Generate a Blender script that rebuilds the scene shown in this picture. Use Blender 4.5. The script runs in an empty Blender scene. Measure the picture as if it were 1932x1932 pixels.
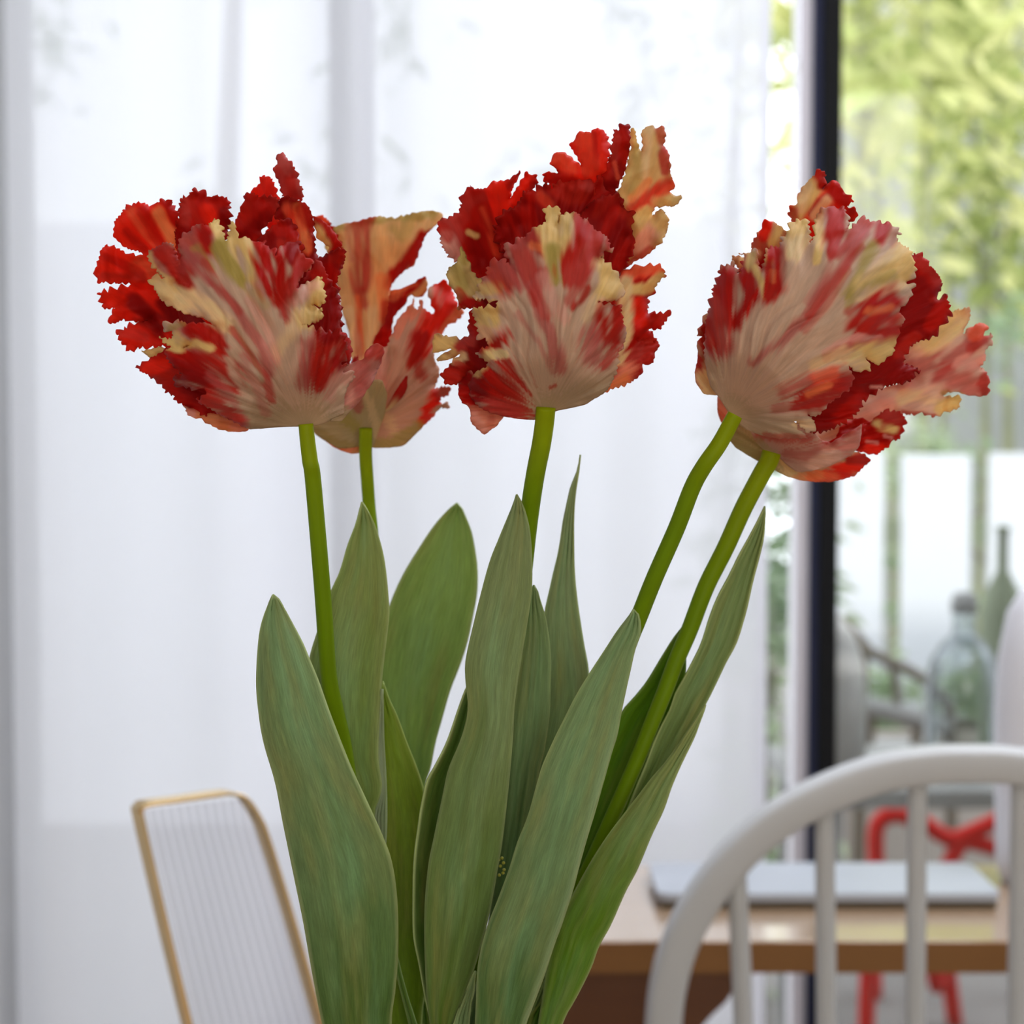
import bpy, bmesh, math, random
import numpy as np
from mathutils import Vector, Matrix
from mathutils.geometry import delaunay_2d_cdt

random.seed(7)
RNG = np.random.default_rng(11)
SC = bpy.context.scene
COL = SC.collection
PI = math.pi

# ------------------------------------------------------------------ camera, world, sun, lamps, exposure
F = 3600.0                       # focal length in pixels of the 1932 frame
CAM_Z = 1.2
PITCH = math.radians(3.0)
cam_d = bpy.data.cameras.new('camera')
cam = bpy.data.objects.new('camera', cam_d)
COL.objects.link(cam)
cam.location = (0, 0, CAM_Z)
cam.rotation_euler = (PI / 2 - PITCH, 0, 0)
cam_d.sensor_width = 36.0
cam_d.lens = 36.0 * F / 1932.0
cam_d.clip_start = 0.05
cam_d.clip_end = 200
cam_d.dof.use_dof = True
cam_d.dof.focus_distance = 0.672
cam_d.dof.aperture_fstop = 11.5
SC.camera = cam

SC.view_settings.view_transform = 'Standard'
SC.view_settings.look = 'None'
SC.view_settings.gamma = 1.0
SC.view_settings.exposure = 0.0
SC.view_settings.use_curve_mapping = False

world = bpy.data.worlds.new('sky')
SC.world = world
world.use_nodes = True
wn = world.node_tree
wn.nodes['Background'].inputs['Color'].default_value = (0.90, 0.925, 1.0, 1)
wn.nodes['Background'].inputs['Strength'].default_value = 3.08

sun_d = bpy.data.lights.new('sun', 'SUN')
sun_d.energy = 2.6
sun_d.angle = math.radians(2.0)
sun_d.color = (1.0, 0.96, 0.88)
sun = bpy.data.objects.new('sun', sun_d)
COL.objects.link(sun)
sun.rotation_euler = (math.radians(48), 0, math.radians(-18))   # shines away from the house, on to the garden

def area(name, loc, target, sx, sy, power, col):
    d = bpy.data.lights.new(name, 'AREA')
    d.shape = 'RECTANGLE'
    d.size, d.size_y, d.energy, d.color = sx, sy, power, col
    o = bpy.data.objects.new(name, d)
    COL.objects.link(o)
    o.location = loc
    o.rotation_euler = (Vector(target) - Vector(loc)).to_track_quat('-Z', 'Y').to_euler()
    return o

ROOM_LIGHT = area('room_fill_light', (0.55, -2.3, 1.75), (0.0, 0.8, 1.1), 2.0, 1.3, 30, (1.0, 0.95, 0.88))  # stand-in lamp for an unseen window behind the camera, lights the blooms' fronts

CEILING_FILL = area('ceiling_fill_light', (0.95, 1.55, 2.42), (0.95, 1.55, 0.0), 1.3, 0.9, 31, (0.84, 0.88, 1.0))  # added area lamp under the ceiling, brightens the chair hoop and table tops

def P(px, py, D):
    """world point seen at pixel (px, py) at depth D along +Y"""
    a = (px - 966.0) / F
    b = -(py - 966.0) / F
    y = math.cos(PITCH) + b * math.sin(PITCH)
    z = -math.sin(PITCH) + b * math.cos(PITCH)
    s = D / y
    return Vector((a * s, D, CAM_Z + z * s))

def PN(px, py, D):
    a = (px - 966.0) / F
    b = -(py - 966.0) / F
    y = math.cos(PITCH) + b * math.sin(PITCH)
    z = -math.sin(PITCH) + b * math.cos(PITCH)
    s = D / y
    return np.stack([a * s, D + 0 * a, CAM_Z + z * s], axis=-1)

# ------------------------------------------------------------------ helpers
def lin(c):
    c = np.asarray(c, float) / 255.0
    return np.where(c <= 0.04045, c / 12.92, ((c + 0.055) / 1.055) ** 2.4)

def rgba(c, g=1.0):
    l = np.minimum(lin(c) * g, 0.95)
    return (float(l[0]), float(l[1]), float(l[2]), 1.0)

def tag(o, label=None, cat=None, group=None, kind=None):
    if label: o['label'] = label
    if cat: o['category'] = cat
    if group: o['group'] = group
    if kind: o['kind'] = kind
    return o

def empty(name, loc=(0, 0, 0)):
    o = bpy.data.objects.new(name, None)
    o.empty_display_size = 0.05
    COL.objects.link(o)
    o.location = loc
    return o

def link_mesh(name, me, mat, parent=None, smooth=True):
    o = bpy.data.objects.new(name, me)
    COL.objects.link(o)
    if mat: me.materials.append(mat)
    if smooth:
        me.shade_smooth()
    if parent is not None:
        o.parent = parent
        o.matrix_parent_inverse = Matrix.Translation(-parent.location)
    return o

def obj_pd(name, verts, faces, mat, parent=None, smooth=True):
    me = bpy.data.meshes.new(name)
    me.from_pydata([tuple(v) for v in verts], [], [tuple(f) for f in faces])
    me.update()
    return link_mesh(name, me, mat, parent, smooth)

def obj_bm(name, bm, mat, parent=None, smooth=True):
    me = bpy.data.meshes.new(name)
    bmesh.ops.recalc_face_normals(bm, faces=bm.faces)
    bm.to_mesh(me)
    bm.free()
    return link_mesh(name, me, mat, parent, smooth)

def mod(o, typ, **kw):
    m = o.modifiers.new(typ.lower(), typ)
    for k, v in kw.items(): setattr(m, k, v)
    return m

def box(name, lo, hi, mat, parent=None, bevel=0.0):
    bm = bmesh.new()
    c = [(a + b) / 2 for a, b in zip(lo, hi)]
    s = [b - a for a, b in zip(lo, hi)]
    bmesh.ops.create_cube(bm, size=1)
    for v in bm.verts:
        v.co = Vector((v.co.x * s[0] + c[0], v.co.y * s[1] + c[1], v.co.z * s[2] + c[2]))
    if bevel > 0:
        bmesh.ops.bevel(bm, geom=list(bm.edges), offset=bevel, segments=2, affect='EDGES', profile=0.6)
    return obj_bm(name, bm, mat, parent, smooth=False)

def tube_mesh(path, rad, n=14, caps=True):
    """path: list of Vectors, rad: float or list"""
    path = [Vector(p) for p in path]
    if not hasattr(rad, '__len__'): rad = [rad] * len(path)
    verts, faces = [], []
    up = None
    for i, p in enumerate(path):
        t = (path[min(i + 1, len(path) - 1)] - path[max(i - 1, 0)]).normalized()
        if up is None:
            up = t.orthogonal().normalized()
        else:
            up = (up - t * up.dot(t)).normalized()
        b = t.cross(up)
        for k in range(n):
            a = 2 * PI * k / n
            verts.append(p + (up * math.cos(a) + b * math.sin(a)) * rad[i])
    for i in range(len(path) - 1):
        for k in range(n):
            k2 = (k + 1) % n
            faces.append((i * n + k, i * n + k2, (i + 1) * n + k2, (i + 1) * n + k))
    if caps:
        faces.append(tuple(range(n))[::-1])
        faces.append(tuple((len(path) - 1) * n + k for k in range(n)))
    return verts, faces

def tube(name, path, rad, mat, parent=None, n=14):
    v, f = tube_mesh(path, rad, n)
    return obj_pd(name, v, f, mat, parent)

def spline(pts, per=8):
    """Catmull-Rom through points (any dimension), numpy"""
    p = np.asarray(pts, float)
    p = np.vstack([2 * p[0] - p[1], p, 2 * p[-1] - p[-2]])
    out = []
    for i in range(1, len(p) - 2):
        for t in np.linspace(0, 1, per, endpoint=False):
            a, b, c, d = p[i - 1], p[i], p[i + 1], p[i + 2]
            out.append(0.5 * ((2 * b) + (-a + c) * t + (2 * a - 5 * b + 4 * c - d) * t * t + (-a + 3 * b - 3 * c + d) * t ** 3))
    out.append(p[-2])
    return np.array(out)

def resample(poly, n):
    poly = np.asarray(poly, float)
    d = np.r_[0, np.cumsum(np.linalg.norm(np.diff(poly, axis=0), axis=1))]
    t = np.linspace(0, d[-1], n)
    return np.stack([np.interp(t, d, poly[:, k]) for k in range(poly.shape[1])], axis=1)

def lathe(name, prof, centre, mat, parent=None, n=40, closed=False):
    """prof: list of (r, z)"""
    verts, faces = [], []
    for r, z in prof:
        for k in range(n):
            a = 2 * PI * k / n
            verts.append((centre[0] + r * math.cos(a), centre[1] + r * math.sin(a), centre[2] + z))
    m = len(prof)
    for i in range(m - 1):
        for k in range(n):
            k2 = (k + 1) % n
            faces.append((i * n + k, i * n + k2, (i + 1) * n + k2, (i + 1) * n + k))
    if closed:
        for k in range(n):
            k2 = (k + 1) % n
            faces.append(((m - 1) * n + k, (m - 1) * n + k2, k2, k))
    else:
        faces.append(tuple(range(n))[::-1])
        faces.append(tuple((m - 1) * n + k for k in range(n)))
    o = obj_pd(name, verts, faces, mat, parent)
    return o

# vectorised value noise
def vnoise(x, y, seed=0):
    x = np.asarray(x, float); y = np.asarray(y, float)
    xi = np.floor(x).astype(np.int64); yi = np.floor(y).astype(np.int64)
    xf = x - xi; yf = y - yi
    u = xf * xf * (3 - 2 * xf); v = yf * yf * (3 - 2 * yf)
    def h(a, b):
        n = (a * 374761393 + b * 668265263 + seed * 982451653) & 0xffffffff
        n = ((n ^ (n >> 13)) * 1274126177) & 0xffffffff
        n = n ^ (n >> 16)
        return (n & 0xffff) / 32767.5 - 1.0
    return (h(xi, yi) * (1 - u) + h(xi + 1, yi) * u) * (1 - v) + (h(xi, yi + 1) * (1 - u) + h(xi + 1, yi + 1) * u) * v

def fbm(x, y, seed=0, octv=3):
    s, a, t = 0, 1.0, 0
    for o in range(octv):
        s = s + a * vnoise(x * 2 ** o, y * 2 ** o, seed + o * 17); t += a; a *= 0.5
    return s / t

def sstep(a, b, x):
    t = np.clip((x - a) / (b - a), 0, 1)
    return t * t * (3 - 2 * t)

# ------------------------------------------------------------------ materials
def newmat(name):
    m = bpy.data.materials.new(name)
    m.use_nodes = True
    nt = m.node_tree
    nt.nodes.clear()
    out = nt.nodes.new('ShaderNodeOutputMaterial')
    return m, nt, out

def N(nt, typ, **kw):
    n = nt.nodes.new(typ)
    for k, v in kw.items():
        if k in n.inputs.keys(): n.inputs[k].default_value = v
        else: setattr(n, k, v)
    return n

def simple(name, col, rough=0.6, metal=0.0, coat=0.0, noise=0.06, scale=20, bump=0.0, spec=0.5, stretch=(1, 1, 1)):
    m, nt, out = newmat(name)
    b = N(nt, 'ShaderNodeBsdfPrincipled', Roughness=rough, Metallic=metal)
    b.inputs['Coat Weight'].default_value = coat
    b.inputs['Specular IOR Level'].default_value = spec
    tc = N(nt, 'ShaderNodeTexCoord')
    mp = N(nt, 'ShaderNodeMapping'); mp.inputs['Scale'].default_value = stretch
    nt.links.new(tc.outputs['Object'], mp.inputs['Vector'])
    nz = N(nt, 'ShaderNodeTexNoise', Scale=scale, Detail=4.0)
    nt.links.new(mp.outputs['Vector'], nz.inputs['Vector'])
    hsv = N(nt, 'ShaderNodeHueSaturation'); hsv.inputs['Color'].default_value = col
    mr = N(nt, 'ShaderNodeMapRange')
    mr.inputs['To Min'].default_value = 1 - noise * 2; mr.inputs['To Max'].default_value = 1 + noise * 2
    nt.links.new(nz.outputs['Fac'], mr.inputs['Value'])
    nt.links.new(mr.outputs['Result'], hsv.inputs['Value'])
    nt.links.new(hsv.outputs['Color'], b.inputs['Base Color'])
    if bump > 0:
        bp = N(nt, 'ShaderNodeBump', Strength=bump, Distance=0.001)
        nt.links.new(nz.outputs['Fac'], bp.inputs['Height'])
        nt.links.new(bp.outputs['Normal'], b.inputs['Normal'])
    nt.links.new(b.outputs['BSDF'], out.inputs['Surface'])
    return m

def plant_mat(name, transl, rough=0.55, streak=0.18, su=40.0, sv=3.0, bump=0.25, tboost=(1.15, 1.0, 0.8), spec=0.3):
    """vertex colour pigment + streaks along the UV's v, part of the light passes through"""
    m, nt, out = newmat(name)
    at = N(nt, 'ShaderNodeAttribute', attribute_name='pigment')
    uv = N(nt, 'ShaderNodeUVMap', uv_map='grain')
    mp = N(nt, 'ShaderNodeMapping'); mp.inputs['Scale'].default_value = (su, sv, 1)
    nt.links.new(uv.outputs['UV'], mp.inputs['Vector'])
    nz = N(nt, 'ShaderNodeTexNoise', Scale=1.0, Detail=5.0, Roughness=0.65)
    nt.links.new(mp.outputs['Vector'], nz.inputs['Vector'])
    mr = N(nt, 'ShaderNodeMapRange')
    mr.inputs['From Min'].default_value = 0.3; mr.inputs['From Max'].default_value = 0.7
    mr.inputs['To Min'].default_value = 1 - streak; mr.inputs['To Max'].default_value = 1 + streak
    nt.links.new(nz.outputs['Fac'], mr.inputs['Value'])
    vm = N(nt, 'ShaderNodeVectorMath', operation='SCALE')
    nt.links.new(at.outputs['Color'], vm.inputs[0]); nt.links.new(mr.outputs['Result'], vm.inputs['Scale'])
    b = N(nt, 'ShaderNodeBsdfPrincipled', Roughness=rough)
    b.inputs['Specular IOR Level'].default_value = spec
    nt.links.new(vm.outputs['Vector'], b.inputs['Base Color'])
    bp = N(nt, 'ShaderNodeBump', Strength=bump, Distance=0.0006)
    nt.links.new(nz.outputs['Fac'], bp.inputs['Height'])
    nt.links.new(bp.outputs['Normal'], b.inputs['Normal'])
    tr = N(nt, 'ShaderNodeBsdfTranslucent')
    v2 = N(nt, 'ShaderNodeVectorMath', operation='MULTIPLY'); v2.inputs[1].default_value = tboost
    nt.links.new(vm.outputs['Vector'], v2.inputs[0]); nt.links.new(v2.outputs['Vector'], tr.inputs['Color'])
    mx = N(nt, 'ShaderNodeMixShader'); mx.inputs['Fac'].default_value = transl
    nt.links.new(b.outputs['BSDF'], mx.inputs[1]); nt.links.new(tr.outputs['BSDF'], mx.inputs[2])
    nt.links.new(mx.outputs['Shader'], out.inputs['Surface'])
    return m

M_PETAL = plant_mat('petal_tissue', 0.30, rough=0.6, streak=0.09, su=34.0, sv=5.0, bump=0.35, tboost=(1.15, 0.92, 0.75), spec=0.16)
M_LEAF = plant_mat('leaf_tissue', 0.12, rough=0.5, streak=0.22, su=60.0, sv=9.0, bump=0.3, tboost=(1.1, 1.15, 0.3), spec=0.2)
M_STEM = plant_mat('stem_tissue', 0.24, rough=0.5, streak=0.06, su=8.0, sv=6.0, bump=0.1, tboost=(1.2, 1.15, 0.1), spec=0.15)

def glass_mat(name, tint, refl=0.12, rough=0.03):
    m, nt, out = newmat(name)
    t = N(nt, 'ShaderNodeBsdfTransparent', Color=tint)
    g = N(nt, 'ShaderNodeBsdfGlossy', Roughness=rough)
    g.inputs['Color'].default_value = (0.95, 0.97, 1, 1)
    fr = N(nt, 'ShaderNodeFresnel', IOR=1.45)
    mr = N(nt, 'ShaderNodeMath', operation='MULTIPLY_ADD'); mr.inputs[1].default_value = 0.8; mr.inputs[2].default_value = refl * 0.2
    nt.links.new(fr.outputs['Fac'], mr.inputs[0])
    mx = N(nt, 'ShaderNodeMixShader')
    nt.links.new(mr.outputs['Value'], mx.inputs['Fac'])
    nt.links.new(t.outputs['BSDF'], mx.inputs[1]); nt.links.new(g.outputs['BSDF'], mx.inputs[2])
    nt.links.new(mx.outputs['Shader'], out.inputs['Surface'])
    return m

def curtain_mat():
    m, nt, out = newmat('sheer_voile')
    tc = N(nt, 'ShaderNodeTexCoord')
    mp = N(nt, 'ShaderNodeMapping'); mp.inputs['Scale'].default_value = (900, 900, 900)
    nt.links.new(tc.outputs['Object'], mp.inputs['Vector'])
    nz = N(nt, 'ShaderNodeTexNoise', Scale=1.0, Detail=2.0)
    nt.links.new(mp.outputs['Vector'], nz.inputs['Vector'])
    tl = N(nt, 'ShaderNodeBsdfTranslucent'); tl.inputs['Color'].default_value = (0.96, 0.955, 0.995, 1)
    df = N(nt, 'ShaderNodeBsdfDiffuse'); df.inputs['Color'].default_value = (0.93, 0.93, 0.95, 1)
    tp = N(nt, 'ShaderNodeBsdfTransparent')
    m1 = N(nt, 'ShaderNodeMixShader'); m1.inputs['Fac'].default_value = 0.35
    nt.links.new(tl.outputs['BSDF'], m1.inputs[1]); nt.links.new(df.outputs['BSDF'], m1.inputs[2])
    mr = N(nt, 'ShaderNodeMapRange'); mr.inputs['To Min'].default_value = 0.08; mr.inputs['To Max'].default_value = 0.15
    nt.links.new(nz.outputs['Fac'], mr.inputs['Value'])
    m2 = N(nt, 'ShaderNodeMixShader')
    nt.links.new(mr.outputs['Result'], m2.inputs['Fac'])
    nt.links.new(m1.outputs['Shader'], m2.inputs[1]); nt.links.new(tp.outputs['BSDF'], m2.inputs[2])
    nt.links.new(m2.outputs['Shader'], out.inputs['Surface'])
    return m

def wood(name, c1, c2, rough=0.35, coat=0.3, axis=(2, 40, 40)):
    m, nt, out = newmat(name)
    tc = N(nt, 'ShaderNodeTexCoord')
    mp = N(nt, 'ShaderNodeMapping'); mp.inputs['Scale'].default_value = axis
    nt.links.new(tc.outputs['Object'], mp.inputs['Vector'])
    nz = N(nt, 'ShaderNodeTexNoise', Scale=1.0, Detail=6.0, Distortion=0.6)
    nt.links.new(mp.outputs['Vector'], nz.inputs['Vector'])
    mx = N(nt, 'ShaderNodeMix', data_type='RGBA')
    mx.inputs[6].default_value = c1; mx.inputs[7].default_value = c2
    nt.links.new(nz.outputs['Fac'], mx.inputs[0])
    b = N(nt, 'ShaderNodeBsdfPrincipled', Roughness=rough)
    b.inputs['Coat Weight'].default_value = coat
    b.inputs['Coat Roughness'].default_value = 0.10
    b.inputs['Coat IOR'].default_value = 1.5 + coat * 0.5
    nt.links.new(mx.outputs[2], b.inputs['Base Color'])
    nt.links.new(b.outputs['BSDF'], out.inputs['Surface'])
    return m

M_WALL = simple('wall_paint', (0.55, 0.55, 0.56, 1), 0.8, noise=0.02, scale=30, bump=0.05)
M_CEIL = simple('ceiling_paint', (0.85, 0.85, 0.85, 1), 0.85, noise=0.01)
M_FLOOR = wood('floor_wood', (0.30, 0.20, 0.12, 1), (0.42, 0.30, 0.19, 1), 0.45, 0.1, (30, 2, 30))
M_FRAME = simple('black_frame_paint', (0.010, 0.010, 0.010, 1), 0.85, noise=0.02, spec=0.15)
M_FRAMEW = simple('pale_frame_paint', (0.72, 0.68, 0.70, 1), 0.5, noise=0.02)
M_MULL = simple('grey_mullion_paint', (0.42, 0.42, 0.45, 1), 0.6, noise=0.02)
M_NAVY = simple('navy_frame_paint', (0.03, 0.035, 0.07, 1), 0.8, noise=0.02, spec=0.2)
M_GLASS = glass_mat('window_glass', (0.97, 0.985, 0.98, 1), 0.05)
M_CURT = curtain_mat()
M_TABLE = wood('table_oak', (0.40, 0.26, 0.15, 1), (0.50, 0.34, 0.21, 1), 0.3, 1.0)
M_TABLE_EDGE = wood('table_edge_oak', (0.22, 0.085, 0.015, 1), (0.30, 0.13, 0.03, 1), 0.6, 0.0)
M_BROWN = wood('dark_brown_wood', (0.13, 0.04, 0.012, 1), (0.19, 0.07, 0.02, 1), 0.5, 0.1, (4, 4, 40))
M_CHAIR = simple('white_chair_paint', (0.57, 0.575, 0.56, 1), 0.45, noise=0.02, scale=15, bump=0.05)
M_RED = simple('red_enamel', (0.42, 0.004, 0.003, 1), 0.5, noise=0.03, spec=0.12)
M_GOLD = simple('brushed_gold', (0.90, 0.66, 0.33, 1), 0.22, metal=0.9, noise=0.05, scale=60)
M_SLAB = simple('pale_slab_laminate', (0.46, 0.49, 0.53, 1), 0.4, noise=0.03)
M_SLABD = simple('dark_underside', (0.10, 0.07, 0.03, 1), 0.6, noise=0.05)
M_CERAM = simple('white_glaze', (0.85, 0.85, 0.88, 1), 0.25, noise=0.01)
M_BOARD = simple('white_fence_paint', (0.58, 0.60, 0.63, 1), 0.7, noise=0.03, scale=6)
M_POST = simple('weathered_green_timber', (0.20, 0.23, 0.15, 1), 0.8, noise=0.1, scale=8)
M_PAVE = simple('patio_stone', (0.19, 0.18, 0.17, 1), 0.85, noise=0.1, scale=5)
M_RENDER = simple('garden_wall_render', (0.74, 0.75, 0.80, 1), 0.85, noise=0.05, scale=3)
M_HOUSE = simple('neighbour_wall', (0.30, 0.31, 0.29, 1), 0.85, noise=0.12, scale=3)
M_GREYB = simple('weathered_brown_wood', (0.14, 0.12, 0.09, 1), 0.8, noise=0.1, scale=10)
M_GREIGE = simple('greige_planter', (0.36, 0.32, 0.28, 1), 0.8, noise=0.06, scale=6)
M_GREYW = simple('weathered_grey_wood', (0.26, 0.26, 0.25, 1), 0.8, noise=0.12, scale=10)
M_JAR = glass_mat('grey_bottle_glass', (0.76, 0.80, 0.78, 1), 0.25, 0.06)
M_BELL = simple('smoky_bell', (0.36, 0.35, 0.33, 1), 0.3, noise=0.05, scale=10)
M_CULM = simple('bamboo_culm', (0.22, 0.23, 0.12, 1), 0.6, noise=0.1, scale=8)
M_TWIG = simple('brown_bark', (0.12, 0.10, 0.07, 1), 0.8, noise=0.1, scale=12)

def foliage_mat(name, c1, c2, tr=0.45):
    m, nt, out = newmat(name)
    tc = N(nt, 'ShaderNodeTexCoord')
    nz = N(nt, 'ShaderNodeTexNoise', Scale=2.5, Detail=3.0)
    nt.links.new(tc.outputs['Object'], nz.inputs['Vector'])
    cr = N(nt, 'ShaderNodeMapRange'); cr.inputs['From Min'].default_value = 0.35; cr.inputs['From Max'].default_value = 0.65
    nt.links.new(nz.outputs['Fac'], cr.inputs['Value'])
    mx = N(nt, 'ShaderNodeMix', data_type='RGBA')
    mx.inputs[6].default_value = c1; mx.inputs[7].default_value = c2
    nt.links.new(cr.outputs['Result'], mx.inputs[0])
    d = N(nt, 'ShaderNodeBsdfPrincipled', Roughness=0.5)
    t = N(nt, 'ShaderNodeBsdfTranslucent')
    nt.links.new(mx.outputs[2], d.inputs['Base Color']); nt.links.new(mx.outputs[2], t.inputs['Color'])
    ms = N(nt, 'ShaderNodeMixShader'); ms.inputs['Fac'].default_value = tr
    nt.links.new(d.outputs['BSDF'], ms.inputs[1]); nt.links.new(t.outputs['BSDF'], ms.inputs[2])
    nt.links.new(ms.outputs['Shader'], out.inputs['Surface'])
    return m
M_BAMBOO = foliage_mat('bamboo_leaves', (0.36, 0.43, 0.12, 1), (0.74, 0.73, 0.34, 1))
M_SHRUB = foliage_mat('grey_green_leaves', (0.26, 0.36, 0.20, 1), (0.45, 0.52, 0.34, 1))

# ------------------------------------------------------------------ the room
YW = 2.60                         # plane of the glazing
XL, XR = -0.66, 2.3
def struct(o, name=None):
    o['kind'] = 'structure'
    return o
struct(box('floor', (XL - .2, -2.7, -0.1), (XR + .2, YW + .06, 0), M_FLOOR))
struct(box('ceiling', (XL - .2, -2.7, 2.45), (XR + .2, YW + .35, 2.6), M_CEIL))
struct(box('wall_left', (XL - .2, -2.7, 0), (XL, YW + .06, 2.45), M_WALL))
struct(box('wall_right', (XR, -2.7, 0), (XR + .2, YW + .06, 2.45), M_WALL))
struct(box('wall_back', (XL, -2.7, 0), (XR, -2.5, 2.45), M_WALL))
struct(box('wall_front', (XL, YW - .04, 2.3), (XR, YW + .06, 2.45), M_WALL))

# glazed sliding door: frame posts, rails and panes
def xat(px, D): return P(px, 966, D).x
door = empty('door_1', (0.5, YW, 0)); struct(door)
xp0, xp1 = xat(1541, YW), xat(1574, YW)
box('door_frame', (xp0, YW - .035, 0.03), (xp1, YW + .035, 2.27), M_FRAME, door, 0.002)
box('door_frame', (xp0 - .010, YW - .02, 0.03), (xp0, YW + .05, 2.27), M_NAVY, door, 0.001)
box('door_frame', (xp0 - .030, YW + .0, 0.03), (xp0 - .0101, YW + .05, 2.27), M_FRAMEW, door, 0.002)
box('door_frame', (XL, YW - .03, 0), (XR, YW + .03, 0.03), M_FRAME, door, 0.002)
box('door_frame', (XL, YW - .03, 2.27), (XR, YW + .03, 2.30), M_FRAME, door, 0.002)
box('door_frame', (xat(628, YW), YW - .03, 0.03), (xat(706, YW), YW + .04, 2.27), M_MULL, door, 0.002)
box('pane', (XL, YW - .004, .03), (xat(628, YW), YW + .004, 2.27), M_GLASS, door)
box('pane', (xat(706, YW), YW - .004, .03), (xp0 - .03, YW + .004, 2.27), M_GLASS, door)
box('pane', (xp1, YW - .004, .03), (XR, YW + .004, 2.27), M_GLASS, door)

# curtain
cur = empty('curtain', (-0.15, 2.44, 0.02))
tag(cur, 'sheer white floor-length curtain hanging in soft folds before the glazed door', 'curtain')
x0c, x1c = XL + 0.02, xat(1449, 2.44)
nx, nz_ = 420, 30
vs, fs = [], []
us = np.linspace(0, 1, nx)
xs = x0c + (x1c - x0c) * us
fold = 0.004 * np.sin(xs * 2 * PI / 0.115 + 1.2 * np.sin(xs * 7)) + 0.007 * np.sin(xs * 2 * PI / 0.29 + 0.6) + 0.003 * fbm(xs * 14, xs * 0, 3)
# one deep fold where two widths of cloth overlap
xm = xat(668, 2.44)
fold = fold * (1 - 0.7 * np.exp(-((xs - xm) / 0.05) ** 2)) - 0.02 * np.exp(-((xs - xm) / 0.03) ** 2)
for j in range(nz_):
    z = 0.02 + (2.36 - 0.02) * j / (nz_ - 1)
    w = 0.75 + 0.35 * (j / (nz_ - 1))
    dx = 0.006 * np.sin(xs * 30 + z * 1.5)
    for i in range(nx):
        vs.append((xs[i] + dx[i] * (0 if i in (0, nx - 1) else 1), 2.44 + fold[i] * w, z))
for j in range(nz_ - 1):
    for i in range(nx - 1):
        fs.append((j * nx + i, j * nx + i + 1, (j + 1) * nx + i + 1, (j + 1) * nx + i))
obj_pd('cloth', vs, fs, M_CURT, cur)
# turned side hem, a narrow doubled strip
hv, hf = [], []
for j in range(nz_):
    z = 0.02 + (2.36 - 0.02) * j / (nz_ - 1)
    for i in range(6):
        hv.append((x1c - 0.012 + 0.012 * i / 5, 2.437 + fold[-1], z))
for j in range(nz_ - 1):
    for i in range(5):
        hf.append((j * 6 + i, j * 6 + i + 1, (j + 1) * 6 + i + 1, (j + 1) * 6 + i))
obj_pd('hem', hv, hf, M_CURT, cur)
tube('curtain_rail', [(XL, 2.44, 2.375), (XR, 2.44, 2.375)], 0.012, M_FRAMEW, cur)

# ------------------------------------------------------------------ tulips
GAIN = 1.75
GAIN_LEAF = 1.55

CR = (174, 149, 126); CG = (150, 128, 98); CW = (190, 160, 140); Y = (188, 164, 104); YO = (150, 132, 66); YP = (196, 172, 128)
R = (156, 15, 5); RD = (128, 5, 2); RB = (198, 32, 12); RO = (208, 84, 52); OR = (206, 120, 70)
PK = (158, 76, 70); PR = (160, 50, 42); SA = (196, 122, 94); PW = (186, 136, 122); RM = (156, 27, 15)

def chaikin(p, it=1):
    p = np.asarray(p, float)
    for _ in range(it):
        q = np.roll(p, -1, axis=0)
        a = p * 0.88 + q * 0.12; b = p * 0.12 + q * 0.88
        p = np.empty((2 * len(a), 2)); p[0::2] = a; p[1::2] = b
    return p

def seg_dist(pts, poly):
    """distance from pts (n,2) to polyline (m,2)"""
    poly = np.asarray(poly, float)
    if len(poly) == 1:
        return np.linalg.norm(pts - poly[0], axis=1)
    best = np.full(len(pts), 1e9)
    for a, b in zip(poly[:-1], poly[1:]):
        ab = b - a
        t = np.clip(((pts - a) @ ab) / max(1e-9, ab @ ab), 0, 1)
        d = np.linalg.norm(pts - (a + t[:, None] * ab), axis=1)
        best = np.minimum(best, d)
    return best

def pairs(flat): return np.asarray(flat, float).reshape(-1, 2)

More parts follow.
